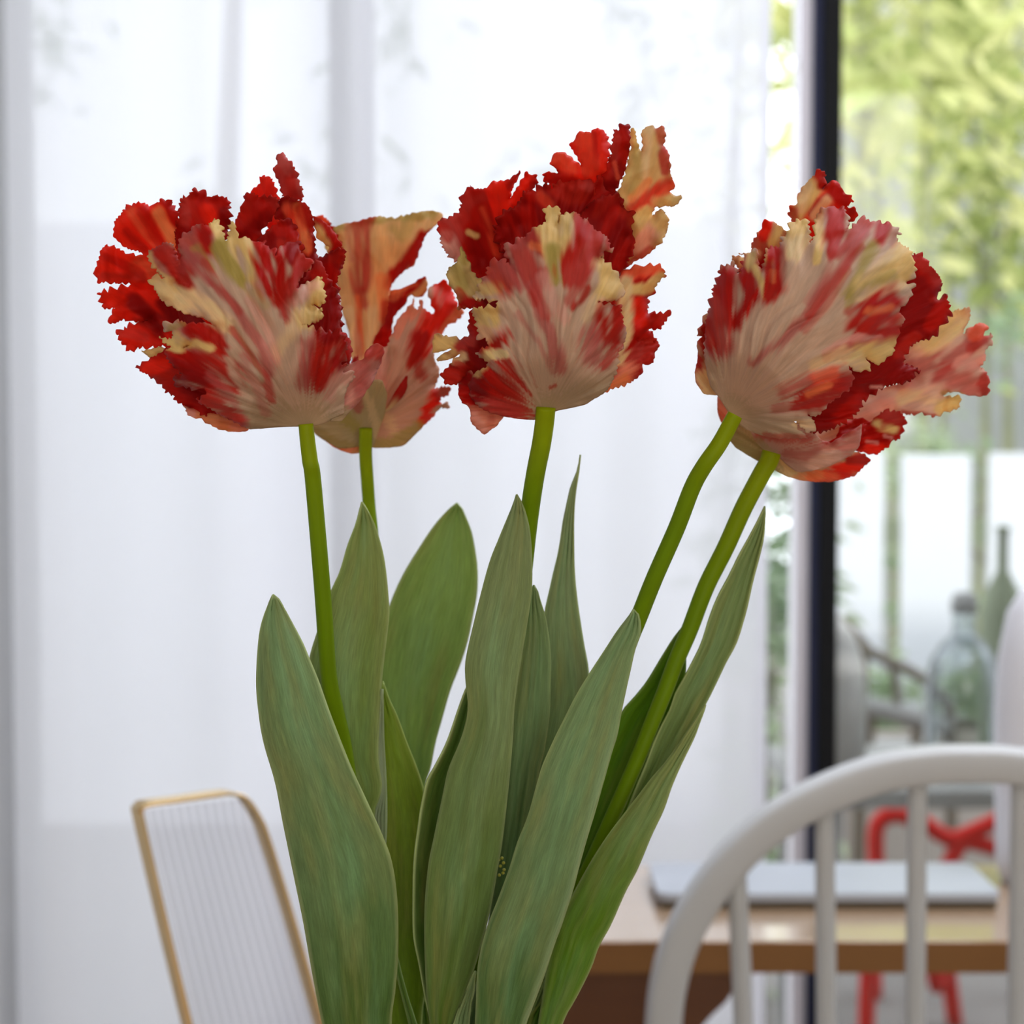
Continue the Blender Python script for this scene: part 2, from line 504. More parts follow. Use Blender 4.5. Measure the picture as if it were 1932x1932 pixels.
def side_petal(h, az0, az1, top, col, seed, scl=0.74):
    """inner petal closing the flank of the bloom: a patch of the bowl between two bearings"""
    n, m = 30, 22
    ax = h.c - h.base; L = np.linalg.norm(ax); ax = ax / L
    sd = np.array([-ax[1], ax[0]])
    V, U = np.meshgrid(np.linspace(0, 1, n), np.linspace(0, 1, m), indexing='ij')
    mid, hw = math.radians((az0 + az1) / 2), math.radians((az1 - az0) / 2)
    spread = np.sin(np.clip(V, 0, 1) ** 0.6 * PI * 0.62) * (1 - 0.35 * V ** 6)
    az = mid + (U * 2 - 1) * hw * spread
    bow = np.sin(np.clip(V * 0.64, 0.0005, 1) * PI) ** 0.9
    fr = 0.04 * vnoise(U * 14, V * 0, seed) + 0.05 * vnoise(U * 31, V * 0, seed + 1)
    along = (0.10 + V * (top - 0.10) + fr * V ** 3) * L
    rx = min(h.rad) * scl * bow
    ruf = 1 + 0.04 * vnoise(U * 9, V * 4, seed + 2) * V
    pxy = h.base[None, None, :] + ax * along[..., None] + sd * (rx * np.cos(az) * ruf)[..., None]
    dep = h.D - h.rd * scl * bow * np.sin(az) * ruf
    w = PN(pxy[..., 0].ravel(), pxy[..., 1].ravel(), dep.ravel())
    faces = [(j * m + i, j * m + i + 1, (j + 1) * m + i + 1, (j + 1) * m + i) for j in range(n - 1) for i in range(m - 1)]
    me = bpy.data.meshes.new('petal'); me.from_pydata([tuple(p) for p in w], [], faces)
    v = V.ravel()[:, None]; u = U.ravel()
    t = sstep(0.25, 0.6, v + 0.12 * vnoise(u * 12, V.ravel() * 3, seed + 3)[:, None])
    c = lin(YP) * (1 - t) + lin(col) * t
    pigment_uv(me, np.clip(c * GAIN, 0, .92), np.stack([u * 1.2, V.ravel()], 1))
    o = link_mesh('petal', me, M_PETAL, h.root)
    mod(o, 'SOLIDIFY', thickness=0.00045, offset=0.0)
    return o

class Head:
    def __init__(s, root, sc, ox, oy, base, centre, rad, ang, D, rd):
        s.root = root; s.sc = sc; s.o = np.array([ox, oy], float)
        s.base = s.T(base)[0]; s.c = s.T(centre)[0]; s.rad = np.array(rad) / sc
        s.ang = math.radians(ang); s.D = D; s.rd = rd; s.n = 0
    def T(s, flat): return s.o + pairs(flat) / s.sc
    def petal(s, k, off, flat, base_col, strokes=(), serr=4.0, relief=1.0, tilt=(0, 0), curl=1.0, name='petal', step=3.2):
        """k: share of the head's half depth (+ near side, - far side); off: extra mm towards the viewer"""
        s.n += 1
        seed = s.n * 13 + int(s.D * 1000)
        rng = np.random.default_rng(seed)
        out = chaikin(s.T(flat), 1)
        per = np.linalg.norm(np.diff(np.vstack([out, out[:1]]), axis=0), axis=1).sum()
        out = resample(np.vstack([out, out[:1]]), max(24, int(per / 2.2)))[:-1]
        # orientation, outward normals and fringe teeth
        area2 = np.sum(out[:, 0] * np.roll(out[:, 1], -1) - np.roll(out[:, 0], -1) * out[:, 1])
        if area2 < 0: out = out[::-1]
        t = np.roll(out, -2, axis=0) - np.roll(out, 2, axis=0)
        nrm = np.stack([t[:, 1], -t[:, 0]], axis=1); nrm /= np.linalg.norm(nrm, axis=1)[:, None] + 1e-9
        L = np.arange(len(out)) * 2.2
        cuts = np.cumsum(rng.uniform(6, 12, 4000) * rng.choice([0.7, 1.0, 1.6, 2.3], 4000))
        ci = np.searchsorted(cuts, L); c0 = np.where(ci > 0, cuts[np.maximum(ci - 1, 0)], 0)
        tl = cuts[ci] - c0; ph = (L - c0) / tl
        pk = rng.uniform(0.35, 0.85, 4001)[ci]
        saw = (np.where(ph < pk, ph / pk, (1 - ph) / (1 - pk)) ** 1.15 - 0.48) * np.clip(tl / 12.0, 0.4, 1.5) * np.clip(0.8 + 0.6 * vnoise(L / 60, L * 0 + 5, seed + 3), 0.15, 1.3)
        db = np.linalg.norm(out - s.base, axis=1)
        reach = sstep(70, 170, db)
        out = out + nrm * (saw * serr * 1.25 * reach + 2.0 * vnoise(L / 26, L * 0 + 9, seed) * reach)[:, None]
        # interior points
        lo, hi = out.min(0), out.max(0)
        gx, gy = np.meshgrid(np.arange(lo[0], hi[0], step), np.arange(lo[1], hi[1], step * 0.87))
        gx = gx + (np.arange(gx.shape[0]) % 2)[:, None] * step / 2
        g = np.stack([gx.ravel(), gy.ravel()], 1) + rng.normal(0, 0.18, (gx.size, 2))
        # keep those well inside
        a = out; b = np.roll(out, -1, axis=0)
        inside = np.zeros(len(g), bool)
        for (x1, y1), (x2, y2) in zip(a, b):
            c = ((y1 > g[:, 1]) != (y2 > g[:, 1]))
            if not c.any(): continue
            xx = (x2 - x1) * (g[:, 1] - y1) / (y2 - y1 + 1e-12) + x1
            inside ^= c & (g[:, 0] < xx)
        g = g[inside]
        if len(g):
            dmin = np.full(len(g), 1e9)
            for i in range(0, len(out)):
                d = np.abs(g - out[i]).max(1)
                dmin = np.minimum(dmin, d)
            g = g[dmin > step * 0.55]
        allp = [Vector(p) for p in out] + [Vector(p) for p in g]
        r = delaunay_2d_cdt(allp, [], [list(range(len(out)))], 1, 1e-5)
        v = np.array([tuple(p) for p in r[0]]); faces = [f for f in r[2] if len(f) == 3]
        # shape
        edge = seg_dist(v, np.vstack([out, out[:1]])[::2])
        ca, sa = math.cos(s.ang), math.sin(s.ang)
        q = v - s.c
        qx = (q[:, 0] * ca + q[:, 1] * sa) / s.rad[0]; qy = (-q[:, 0] * sa + q[:, 1] * ca) / s.rad[1]
        r2 = qx ** 2 + qy ** 2
        x_ = 1 - r2
        g_ = np.clip(0.5 * (x_ + np.sqrt(x_ * x_ + 0.05)) - 0.03, 0.004, 1) ** 0.75
        db = np.linalg.norm(v - s.base, axis=1)
        th = np.arctan2(v[:, 0] - s.base[0], s.base[1] - v[:, 1])
        reach = sstep(20, 130, db)
        dy = -s.rd * k * g_ * (0.25 + 0.75 * sstep(0, 120, db))
        dy -= off * 0.001 * reach
        dy += (tilt[0] * (v[:, 0] - s.c[0]) + tilt[1] * (v[:, 1] - s.c[1])) / F * s.D * reach
        relf = relief * reach
        wig = vnoise(db / 90, th * 3, seed) * 0.12
        dy += relf * 0.0007 * np.sin((th + wig) * 30 + seed)
        dy += relf * 0.0006 * vnoise((th + wig) * 26, db / 120, seed + 1)
        dy += relf * 0.0003 * vnoise((th + wig) * 60, db / 70, seed + 2)
        dy += relf * 0.0016 * fbm(v[:, 0] / 70, v[:, 1] / 70, seed + 4)
        e = np.exp(-edge / 16.0) * reach * curl
        dy += e * 0.0042 * vnoise(v[:, 0] / 24, v[:, 1] / 24, seed + 5)
        dy += np.exp(-edge / 7.0) * reach * curl * 0.0014
        w = PN(v[:, 0], v[:, 1], s.D + dy)
        # pigment
        st1 = vnoise(th * 28 + 0.02 * db, db / 70, seed + 6); st2 = vnoise(th * 62, db / 45, seed + 7)
        col = np.tile(lin(base_col), (len(v), 1))
        warp = st1 * 0.55 + st2 * 0.25
        for sk in strokes:
            c, wd, pts = sk[0], sk[1] / s.sc, s.T(sk[2])
            amt = sk[3] if len(sk) > 3 else 1.0
            d = seg_dist(v, pts) - 0.4 * wd * np.exp(-edge / 12.0)
            if wd < 9.5: wd, amt = wd * 1.7, amt * 0.75
            big = min(1.0, wd / 12.0)
            m = np.clip((1.12 - d / wd) * 1.15 + warp * (0.45 + 0.4 * big), 0, 1)
            m = m * m * (3 - 2 * m) * amt * np.clip((1.6 - d / wd) * 2.5, 0, 1)
            col = col * (1 - m[:, None]) + lin(c) * m[:, None]
        col = col * (1 + (0.08 * st1 + 0.05 * st2) * sstep(25, 170, db))[:, None]
        rim = np.exp(-edge / 2.2)[:, None] * 0.08
        col = col * (1 - rim) + (col * 0.6 + lin((190, 120, 90)) * 0.4) * rim
        col = np.clip(col * GAIN, 0, 0.92)
        me = bpy.data.meshes.new(name)
        me.from_pydata([tuple(p) for p in w], [], faces)
        ca_ = me.color_attributes.new('pigment', 'FLOAT_COLOR', 'POINT')
        ca_.data.foreach_set('color', np.c_[col, np.ones(len(col))].astype(np.float32).ravel())
        uvl = me.uv_layers.new(name='grain')
        li = np.empty(len(me.loops), np.int32); me.loops.foreach_get('vertex_index', li)
        uvl.data.foreach_set('uv', np.stack([th[li], db[li] / 300.0], 1).astype(np.float32).ravel())
        me.update()
        o = link_mesh(name, me, M_PETAL, s.root)
        mod(o, 'SOLIDIFY', thickness=0.00045, offset=0.0)
        return o

def pigment_uv(me, col, uv):
    ca_ = me.color_attributes.new('pigment', 'FLOAT_COLOR', 'POINT')
    ca_.data.foreach_set('color', np.c_[col, np.ones(len(col))].astype(np.float32).ravel())
    uvl = me.uv_layers.new(name='grain')
    li = np.empty(len(me.loops), np.int32); me.loops.foreach_get('vertex_index', li)
    uvl.data.foreach_set('uv', uv[li].astype(np.float32).ravel())

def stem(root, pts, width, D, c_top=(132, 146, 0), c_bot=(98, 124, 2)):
    """pts px centre line top to bottom, D list or value; leads on down into the vase"""
    sp = spline(pts, 8)
    n = len(sp)
    Ds = np.interp(np.linspace(0, 1, n), np.linspace(0, 1, len(D)), D)
    w = np.interp(np.linspace(0, 1, n), np.linspace(0, 1, len(width)), width)
    path = [P(sp[i][0], sp[i][1], Ds[i]) for i in range(n)]
    rad = [w[i] / 2 * Ds[i] / F for i in range(n)]
    v, f = tube_mesh(path, rad, 20)
    me = bpy.data.meshes.new('stem'); me.from_pydata([tuple(x) for x in v], [], f)
    t = np.repeat(np.linspace(0, 1, n), 20)
    a = np.tile(np.arange(20) / 20.0, n)
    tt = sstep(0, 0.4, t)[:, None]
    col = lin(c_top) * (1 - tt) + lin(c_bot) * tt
    col = col * (1 + 0.08 * vnoise(a * 6, t * 20, 5))[:, None]
    pigment_uv(me, np.clip(col * GAIN_LEAF, 0, .9), np.stack([a, t], 1))
    return link_mesh('stem', me, M_STEM, root)

def leaf(root, left, right, D, c_top, c_bot, cup=-0.22, roll=0.0, bloom=0.5, seed=1, rim=0.55, name='leaf', c_mid=None, wave=0.0, stripes=()):
    """left/right edge lines in px from tip to base; D = depths from tip to base"""
    n, m = 90, 23
    Lp = resample(spline(pairs(left), 6), n); Rp = resample(spline(pairs(right), 6), n)
    vv = np.linspace(0, 1, n); Dv = np.interp(vv, np.linspace(0, 1, len(D)), D)
    uu = np.linspace(0, 1, m)
    U, V = np.meshgrid(uu, vv)
    px = Lp[:, None, 0] * (1 - U) + Rp[:, None, 0] * U
    py = Lp[:, None, 1] * (1 - U) + Rp[:, None, 1] * U
    wpx = np.linalg.norm(Rp - Lp, axis=1)[:, None]
    wm = wpx / F * Dv[:, None]
    prof = 1 - (2 * U - 1) ** 2
    dD = cup * prof * wm + roll * (U - 0.5) * wm
    dD += 0.0012 * np.sin(U * 24 + 3 * V) * 0.25 + wave * np.sin(V * 9 + seed) * (U - .5) * wm
    dD += 0.0015 * fbm(U * 3, V * 8, seed)
    w = PN(px.ravel(), py.ravel(), (Dv[:, None] + dD).ravel())
    faces = []
    for j in range(n - 1):
        for i in range(m - 1):
            faces.append((j * m + i, j * m + i + 1, (j + 1) * m + i + 1, (j + 1) * m + i))
    me = bpy.data.meshes.new(name); me.from_pydata([tuple(p) for p in w], [], faces)
    u, v = U.ravel(), V.ravel()
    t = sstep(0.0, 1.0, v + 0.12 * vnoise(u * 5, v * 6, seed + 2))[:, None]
    col = lin(c_top) * (1 - t) + lin(c_bot) * t  # c_bot mixes deeper green pigment with painted shade toward the leaf base
    if c_mid is not None:
        mm = np.exp(-((v - 0.5) / 0.2) ** 2)[:, None]
        col = col * (1 - mm) + lin(c_mid) * mm
    fine = vnoise(u * 42, v * 14, seed + 3) * 0.5 + vnoise(u * 80, v * 30, seed + 4) * 0.3
    blotch = fbm(u * 4, v * 9, seed + 5)
    b = np.clip(bloom * (0.35 + 0.9 * blotch + 0.5 * fine) * np.exp(-((u - 0.5) / 0.36) ** 2), 0, 0.8)[:, None]
    col = col * (1 - b) + lin((112, 146, 104)) * 0.95 * b
    warm = np.clip(0.55 * fbm(u * 5 + 9, v * 7, seed + 8) + 0.25 * fine, 0, .5)[:, None]
    col = col * (1 - warm) + lin((118, 112, 62)) * warm
    col = col * (1 + 0.16 * fine)[:, None]
    g_l = col.mean(1, keepdims=True)
    col = np.clip(g_l + (col - g_l) * 1.10, 0.001, 1)
    pxw = np.maximum(wpx.repeat(m, 1).ravel(), 1)
    ed = np.minimum(u, 1 - u) * pxw
    rm = (np.exp(-ed / 2.0) * rim)[:, None]
    col = col * (1 - rm) + lin((168, 180, 120)) * rm
    for (c, uc, wd, v0, v1, amt) in stripes:
        a = (np.exp(-((u - uc) / wd) ** 2) * sstep(v0 - .05, v0 + .05, v) * (1 - sstep(v1 - .05, v1 + .05, v)) * amt)[:, None]
        col = col * (1 - a) + lin(c) * a
    pigment_uv(me, np.clip(col * GAIN_LEAF, 0, .9), np.stack([u, v * 3], 1))
    me.update()
    o = link_mesh(name, me, M_LEAF, root)
    mod(o, 'SOLIDIFY', thickness=0.0007, offset=0.0)
    return o

G_TULIP = 'cut parrot tulips in the vase'
def tulip(label, px, D):
    p = P(px, 2480, D)
    return tag(empty('parrot_tulip', p), label, 'tulip', G_TULIP)

# ---- tulip behind, left (its head faces half open)
t2 = tulip('tulip with the yellow inner petal, behind the leftmost tulip and slightly blurred', 760, 0.74)
stem(t2, [(690, 808), (690, 860), (693, 905), (697, 960), (702, 1010), (705, 1080), (698, 1250), (695, 1450), (715, 1700), (770, 1932), (850, 2100), (870, 2480)], [25, 24, 25, 28, 28], [.765, .77, .76, .74, .735])
h = Head(t2, 3.864, 560, 380, [500, 1665], [640, 1080], [520, 720], 4, 0.775, 0.042)
h.petal(-0.75, 0, [130,100,200,110,240,140,270,190,300,260,350,400,420,700,400,900,330,700,250,470,210,420,225,350,170,230,150,190,140,140], R, [(Y,45,[160,180,200,250,235,330]),(RO,30,[120,90,200,110])])
h.petal(-0.65, 0, [270,190,350,160,440,150,530,125,620,110,720,115,800,98,860,80,980,72,1030,85,1060,100,1050,140,1000,180,945,240,920,300,880,400,840,470,760,530,700,590,675,640,680,780,700,900,690,1100,560,1300,420,1300,380,1000,340,800,290,600,270,560,300,420,300,300], (190,158,108), [
  (YO,30,[280,190,440,155,620,115,980,80]),(PR,62,[430,130,440,330,440,520,450,650,480,760],.8),(PR,56,[510,110,520,330,510,480,480,640],.85),(PK,22,[370,200,380,320,400,420],.6),
  (OR,40,[450,700,460,900,470,1100],.8),(R,60,[930,270,830,400,700,540,690,600]),(RM,35,[800,410,880,370],.6),(YP,70,[560,800,560,1000,540,1100]),(YP,50,[380,800,420,1000,440,1120]),
  (OR,60,[620,560,640,700,620,850],.7),(R,35,[660,760,640,900,600,1020]),(YO,60,[700,200,760,260,800,180],.5),(RM,28,[470,640,455,900,460,1100],.7)], serr=2.0)
h.petal(-0.2, 2, [680,650,740,640,780,620,860,595,900,565,935,548,950,590,945,640,920,690,850,705,840,680,815,700,800,740,740,800,700,860,690,940,700,1005,780,1040,770,1065,740,1085,680,1070,640,1080,600,1150,560,1200,560,1000,640,880], R, [(OR,20,[700,645,780,625,860,600],.6),(Y,22,[840,690,900,650,940,600]),(RD,35,[740,740,690,880]),(OR,26,[690,690,740,660],.5)], serr=2)
h.petal(0.35, 0, [660,1070,690,960,740,860,780,800,850,720,860,700,850,770,880,790,905,720,930,790,1010,830,950,650,1000,610,1090,570,1130,640,1150,720,1190,780,1225,790,1200,850,1130,890,1080,930,1050,980,1030,1000,1000,1080,1000,1150,1030,1200,1045,1260,1030,1300,1000,1370,1060,1350,1105,1345,1120,1380,1100,1410,1040,1425,1035,1470,1070,1480,1105,1470,1110,1495,1090,1510,1040,1500,1000,1560,940,1620,900,1660,860,1700,780,1780,680,1795,560,1798,430,1760,380,1740,330,1600,360,1400,470,1200,600,1050], (176,136,112), [
  (RB,105,[1100,620,1080,750,1040,900]),(RB,75,[1000,800,940,950,900,1100]),(R,80,[900,1000,870,1150]),(RM,70,[860,1180,900,1260],.8),(RB,50,[1010,1440,960,1500,915,1600]),(R,30,[1040,1410,1110,1370]),(OR,30,[1180,820,1100,900,1040,1000],.7),
  (SA,50,[880,760,780,860,720,960],.8),(YO,60,[560,1770,700,1760,800,1700,880,1640],.7),(YP,60,[600,1500,700,1640],.5),(PW,60,[640,1150,600,1350,560,1500],.7)], serr=3)
h.petal(0.75, 2, [100,1640,160,1610,250,1580,340,1500,420,1380,500,1300,620,1300,660,1400,640,1560,600,1660,560,1795,460,1785,380,1800,300,1800,200,1740,140,1700], (160,140,100), [(YP,40,[500,1400,560,1560,600,1700],.6),(PK,50,[440,1440,450,1500],.8),(YO,60,[330,1560,420,1640],.8),((150,128,80),40,[120,1650,250,1740,400,1790])], serr=0)
h.petal(-0.1, -1, [200,1740,300,1700,470,1700,460,1835,400,1840,330,1820,270,1790], SA, [(OR,25,[220,1750,330,1820]),(YO,25,[430,1840,470,1800],.6)], serr=0)

side_petal(h, -55, 55, 0.8, R, 301, 0.5)
side_petal(h, 125, 235, 0.8, R, 302, 0.42)
# ---- leftmost tulip
t1 = tulip('leftmost tulip, wide open with a fan of red fringed lobes on its left side', 660, 0.69)
stem(t1, [(577, 800), (580, 830), (585, 870), (590, 900), (601, 1024), (611, 1148), (620, 1275), (634, 1345), (650, 1420), (668, 1560), (688, 1730), (704, 1932), (750, 2140), (850, 2480)], [28, 31, 32, 33, 32], [.682, .682, .69, .70, .70, .70])
h = Head(t1, 3.22, 160, 270, [1340, 1728], [960, 980], [830, 800], 0, 0.685, 0.043)
# far side
h.petal(-0.55, 0, [900,1300,560,1250,480,1240,420,1250,360,1248,310,1250,262,1262,240,1225,215,1215,200,1180,185,1165,215,1135,260,1110,330,1095,420,1060,330,1085,240,1070,200,1090,155,1102,150,1060,170,1020,205,995,160,1000,115,1005,100,950,80,905,200,870,320,856,330,845,200,848,80,850,70,800,60,750,85,690,100,650,125,620,200,640,280,670,345,680,340,660,250,640,200,600,172,560,180,510,190,470,230,430,240,400,300,370,340,365,380,380,450,375,455,345,510,340,545,380,560,410,578,445,590,540,640,700,800,900,1000,1200], RB, [
  (RD,70,[300,980,450,1120]),(R,60,[560,420,600,620]),(RD,60,[620,1180,480,960]),(RO,34,[300,430,380,560,470,680],.55),(OR,40,[450,430,520,560,560,700],.8),(R,24,[350,420,460,620]),(R,22,[250,540,360,640]),
  (RO,60,[330,760,450,800,560,850],.7),(R,24,[130,700,330,790]),(RM,24,[120,800,350,820]),(RO,22,[560,860,640,1060],.6),(PR,40,[240,1150,360,1180],.5),(R,50,[520,350,560,450])], serr=5)
h.petal(-0.35, 0, [540,520,575,440,570,350,600,318,650,318,650,280,690,285,720,290,760,330,800,318,830,328,870,340,886,390,885,480,872,540,850,610,800,800,700,900,560,700], R, [
  (PR,34,[600,340,620,450,600,560],.7),(RB,60,[760,400,800,480]),(RD,50,[840,430,840,580]),(RM,12,[650,330,665,430,700,500]),(RD,60,[580,560,700,560])], serr=5)
h.petal(-0.7, 0, [1000,305,1060,250,1065,215,1080,193,1130,212,1160,260,1180,330,1230,420,1330,560,1300,800,1100,700,1120,400,1010,330], RB, [(RO,40,[1180,440,1250,560],.8),(OR,36,[1230,380,1300,520]),(PR,30,[1100,240,1150,330],.4)], serr=4)
h.petal(-0.5, 2, [900,520,930,430,950,390,968,310,1010,303,1060,325,1130,320,1175,350,1172,410,1130,480,1075,530,1050,600,1020,660,900,800,850,760,870,600], R, [(RD,60,[1090,460,960,560]),(RM,40,[990,350,980,470],.5),(PR,20,[1130,330,1170,380],.5)], serr=4)
h.petal(-0.6, 3, [1140,145,1170,130,1165,85,1185,68,1205,60,1225,95,1250,110,1275,150,1292,190,1295,240,1325,280,1325,350,1290,345,1240,335,1195,330,1180,250,1150,190], (166,58,52), [(RM,30,[1240,230,1270,300]),(PK,22,[1190,100,1230,160],.7),(PK,16,[1300,200,1320,300],.6)], serr=3, relief=1.6)
h.petal(-0.45, 3, [1180,330,1260,330,1300,350,1350,380,1385,440,1395,500,1400,620,1410,700,1450,690,1500,650,1540,640,1570,640,1585,690,1565,760,1530,850,1560,1000,1560,1150,1450,1200,1300,1000,1240,800,1300,650,1290,560,1240,470,1150,460,1170,400], RD, [
  (RO,26,[1230,400,1290,520,1340,640]),(OR,16,[1290,390,1330,520,1345,640],.9),(RM,30,[1500,700,1560,700]),(RM,26,[1320,400,1380,500]),(R,50,[1480,760,1540,860]),(RO,14,[1240,700,1220,760],.7)], serr=4)
h.petal(-0.3, 0, [1390,440,1440,460,1500,508,1530,560,1560,610,1540,700,1480,660,1485,620,1440,600,1410,560,1395,500,1385,470], R, [(Y,40,[1410,520,1440,580,1470,620]),(RM,24,[1420,460,1490,510])], serr=2)
h.petal(0.0, 2, [1060,600,1040,590,1100,545,1180,470,1230,450,1260,480,1285,500,1292,550,1300,600,1330,620,1320,700,1250,760,1100,760,1030,680], RD, [(R,40,[1180,520,1250,560]),(RM,40,[1200,620,1290,620])], serr=4)
h.petal(0.1, 0, [300,1360,350,1335,400,1300,460,1280,480,1250,600,1240,800,1300,950,1500,850,1700,700,1650,600,1592,545,1560,540,1520,490,1520,480,1490,430,1445,395,1430,385,1400,340,1385], R, [(RD,60,[620,1480,760,1560]),(RB,50,[380,1360,500,1340]),(RM,30,[480,1440,560,1400])], serr=4)
h.petal(-0.2, 0, [340,1258,430,1250,480,1240,560,1260,500,1300,450,1275,430,1300,380,1300], Y, [], serr=2)
h.petal(0.2, 0, [595,1590,640,1610,700,1630,800,1640,1000,1700,990,1748,900,1752,830,1740,760,1705,690,1675,625,1668], SA, [(OR,30,[720,1670,850,1735]),(PW,20,[600,1600,640,1650])], serr=2)
# near side
h.petal(0.55, 0, [1290,880,1340,800,1380,760,1400,700,1440,730,1470,800,1520,880,1560,1000,1545,1130,1600,1180,1625,1260,1610,1340,1570,1400,1500,1500,1350,1450,1250,1200,1250,1000], RD, [(R,60,[1380,780,1440,820]),(PR,24,[1420,700,1440,760],.5),(R,40,[1560,1180,1600,1290])], serr=3)
h.petal(0.62, 0, [1580,1350,1640,1325,1690,1308,1700,1265,1740,1232,1780,1222,1810,1240,1818,1270,1800,1340,1770,1400,1750,1450,1700,1520,1660,1580,1600,1640,1560,1690,1480,1690,1480,1500,1540,1400], (162,104,92), [(RM,26,[1720,1270,1790,1240,1800,1290]),(PW,36,[1600,1450,1640,1400,1600,1560],.7),(PK,50,[1690,1380,1660,1480],.7),(CG,40,[1580,1640,1520,1680])], serr=1.5)
h.petal(1.0, 3, [1130,1726,1050,1735,985,1732,900,1690,820,1650,750,1600,700,1580,683,1545,700,1560,740,1520,640,1480,560,1480,530,1430,600,1400,560,1370,500,1320,480,1262,530,1246,580,1246,650,1228,600,1240,540,1240,480,1212,440,1172,520,1200,540,1160,470,1130,485,1100,560,1084,640,1100,720,1095,800,1115,720,1060,650,1042,560,1012,480,970,430,900,395,860,398,815,440,808,500,825,560,850,640,858,560,850,500,830,450,790,400,740,380,690,395,655,440,630,480,598,530,615,560,680,590,740,575,680,565,650,570,590,600,552,650,540,650,515,700,492,745,500,760,475,800,460,830,500,845,560,852,615,868,570,885,490,905,476,920,510,935,582,975,570,1010,590,1045,615,1060,600,1095,585,1110,630,1160,650,1158,690,1185,640,1225,608,1290,590,1322,610,1300,655,1372,705,1378,742,1330,790,1285,880,1350,840,1400,830,1440,808,1448,860,1462,930,1450,985,1365,991,1450,1000,1440,1080,1380,1090,1308,1100,1400,1130,1480,1140,1540,1128,1590,1185,1600,1260,1560,1350,1590,1345,1570,1395,1620,1388,1642,1420,1600,1470,1575,1540,1578,1640,1520,1670,1450,1705,1380,1722,1250,1722], CR, [
  (CG,150,[900,1700,1150,1690,1400,1690],.8),((150,122,96),60,[900,1300,980,1480,1060,1640],.5),
  (R,170,[620,1330,760,1440]),(RD,90,[560,1400,700,1420]),(RM,70,[720,1230,840,1340,930,1480],.9),(PK,40,[760,1400,880,1540,960,1680],.6),(RM,42,[740,1540,840,1600,930,1680],.9),(PR,60,[780,1560,940,1700],.5),
  (CR,34,[840,1200,900,1400,1000,1560],.8),
  (R,90,[640,1130,780,1190]),(RM,60,[790,1120,830,1240]),(Y,36,[460,1180,560,1230,680,1215,760,1250]),(Y,26,[560,1170,500,1190,590,1200]),(YO,14,[520,1120,600,1100],.7),
  (Y,90,[430,860,520,910,600,940]),(YP,70,[600,930,760,1000,860,1110]),(YP,60,[480,880,560,990],.6),
  (RM,100,[470,690,560,770,620,800]),(PR,40,[520,650,600,780],.6),(Y,18,[390,680,430,780,520,840]),
  (PR,110,[640,570,700,660,660,720],.9),(R,50,[730,530,745,640]),(Y,34,[800,480,820,560,840,640]),(PK,40,[600,640,680,760,760,860],.8),
  (Y,44,[905,500,900,640,910,760]),(YO,60,[820,640,900,760,960,830]),(Y,60,[980,600,1000,720,1020,820]),(YO,40,[680,640,760,760],.5),
  (R,90,[1090,640,1080,800,1120,900]),(R,80,[1230,660,1180,830,1170,960]),(RD,50,[1290,620,1250,720]),(RM,60,[1330,720,1260,840,1180,960]),(RM,40,[1200,980,1230,1080],.8),(PR,50,[1280,860,1200,1040],.6),
  (Y,80,[1420,860,1420,960,1360,1060]),(PW,40,[1300,950,1380,870],.6),(Y,40,[1440,1020,1400,1070]),(YP,60,[1290,1060,1240,1160,1180,1260],.6),
  (PK,46,[680,700,780,860,900,980,1000,1120,1080,1240,1120,1400],.8),(RM,22,[720,740,820,900,940,1020],.6),(PR,34,[900,1130,1000,1280,1100,1420,1130,1560],.8),(PK,24,[960,1300,1040,1480,1100,1640],.6),((130,100,50),12,[900,1080,1000,1260,1080,1440],.4),
  (PW,30,[1000,960,1100,1140,1160,1300],.7),(YO,30,[1020,900,1100,980],.5),
  (RM,120,[1480,1200,1420,1300,1400,1400]),(RD,60,[1460,1180,1520,1160]),(R,70,[1500,1330,1420,1450],.9),(PK,60,[1340,1220,1320,1460],.7),(RD,30,[1580,1260,1540,1330]),
  (PW,40,[1590,1420,1520,1440,1480,1540],.7),(CW,40,[1290,1240,1240,1440],.4)], serr=5, relief=1.25)

side_petal(h, -60, 60, 1.15, R, 311, 0.45)
side_petal(h, 120, 240, 1.15, RD, 312, 0.5)
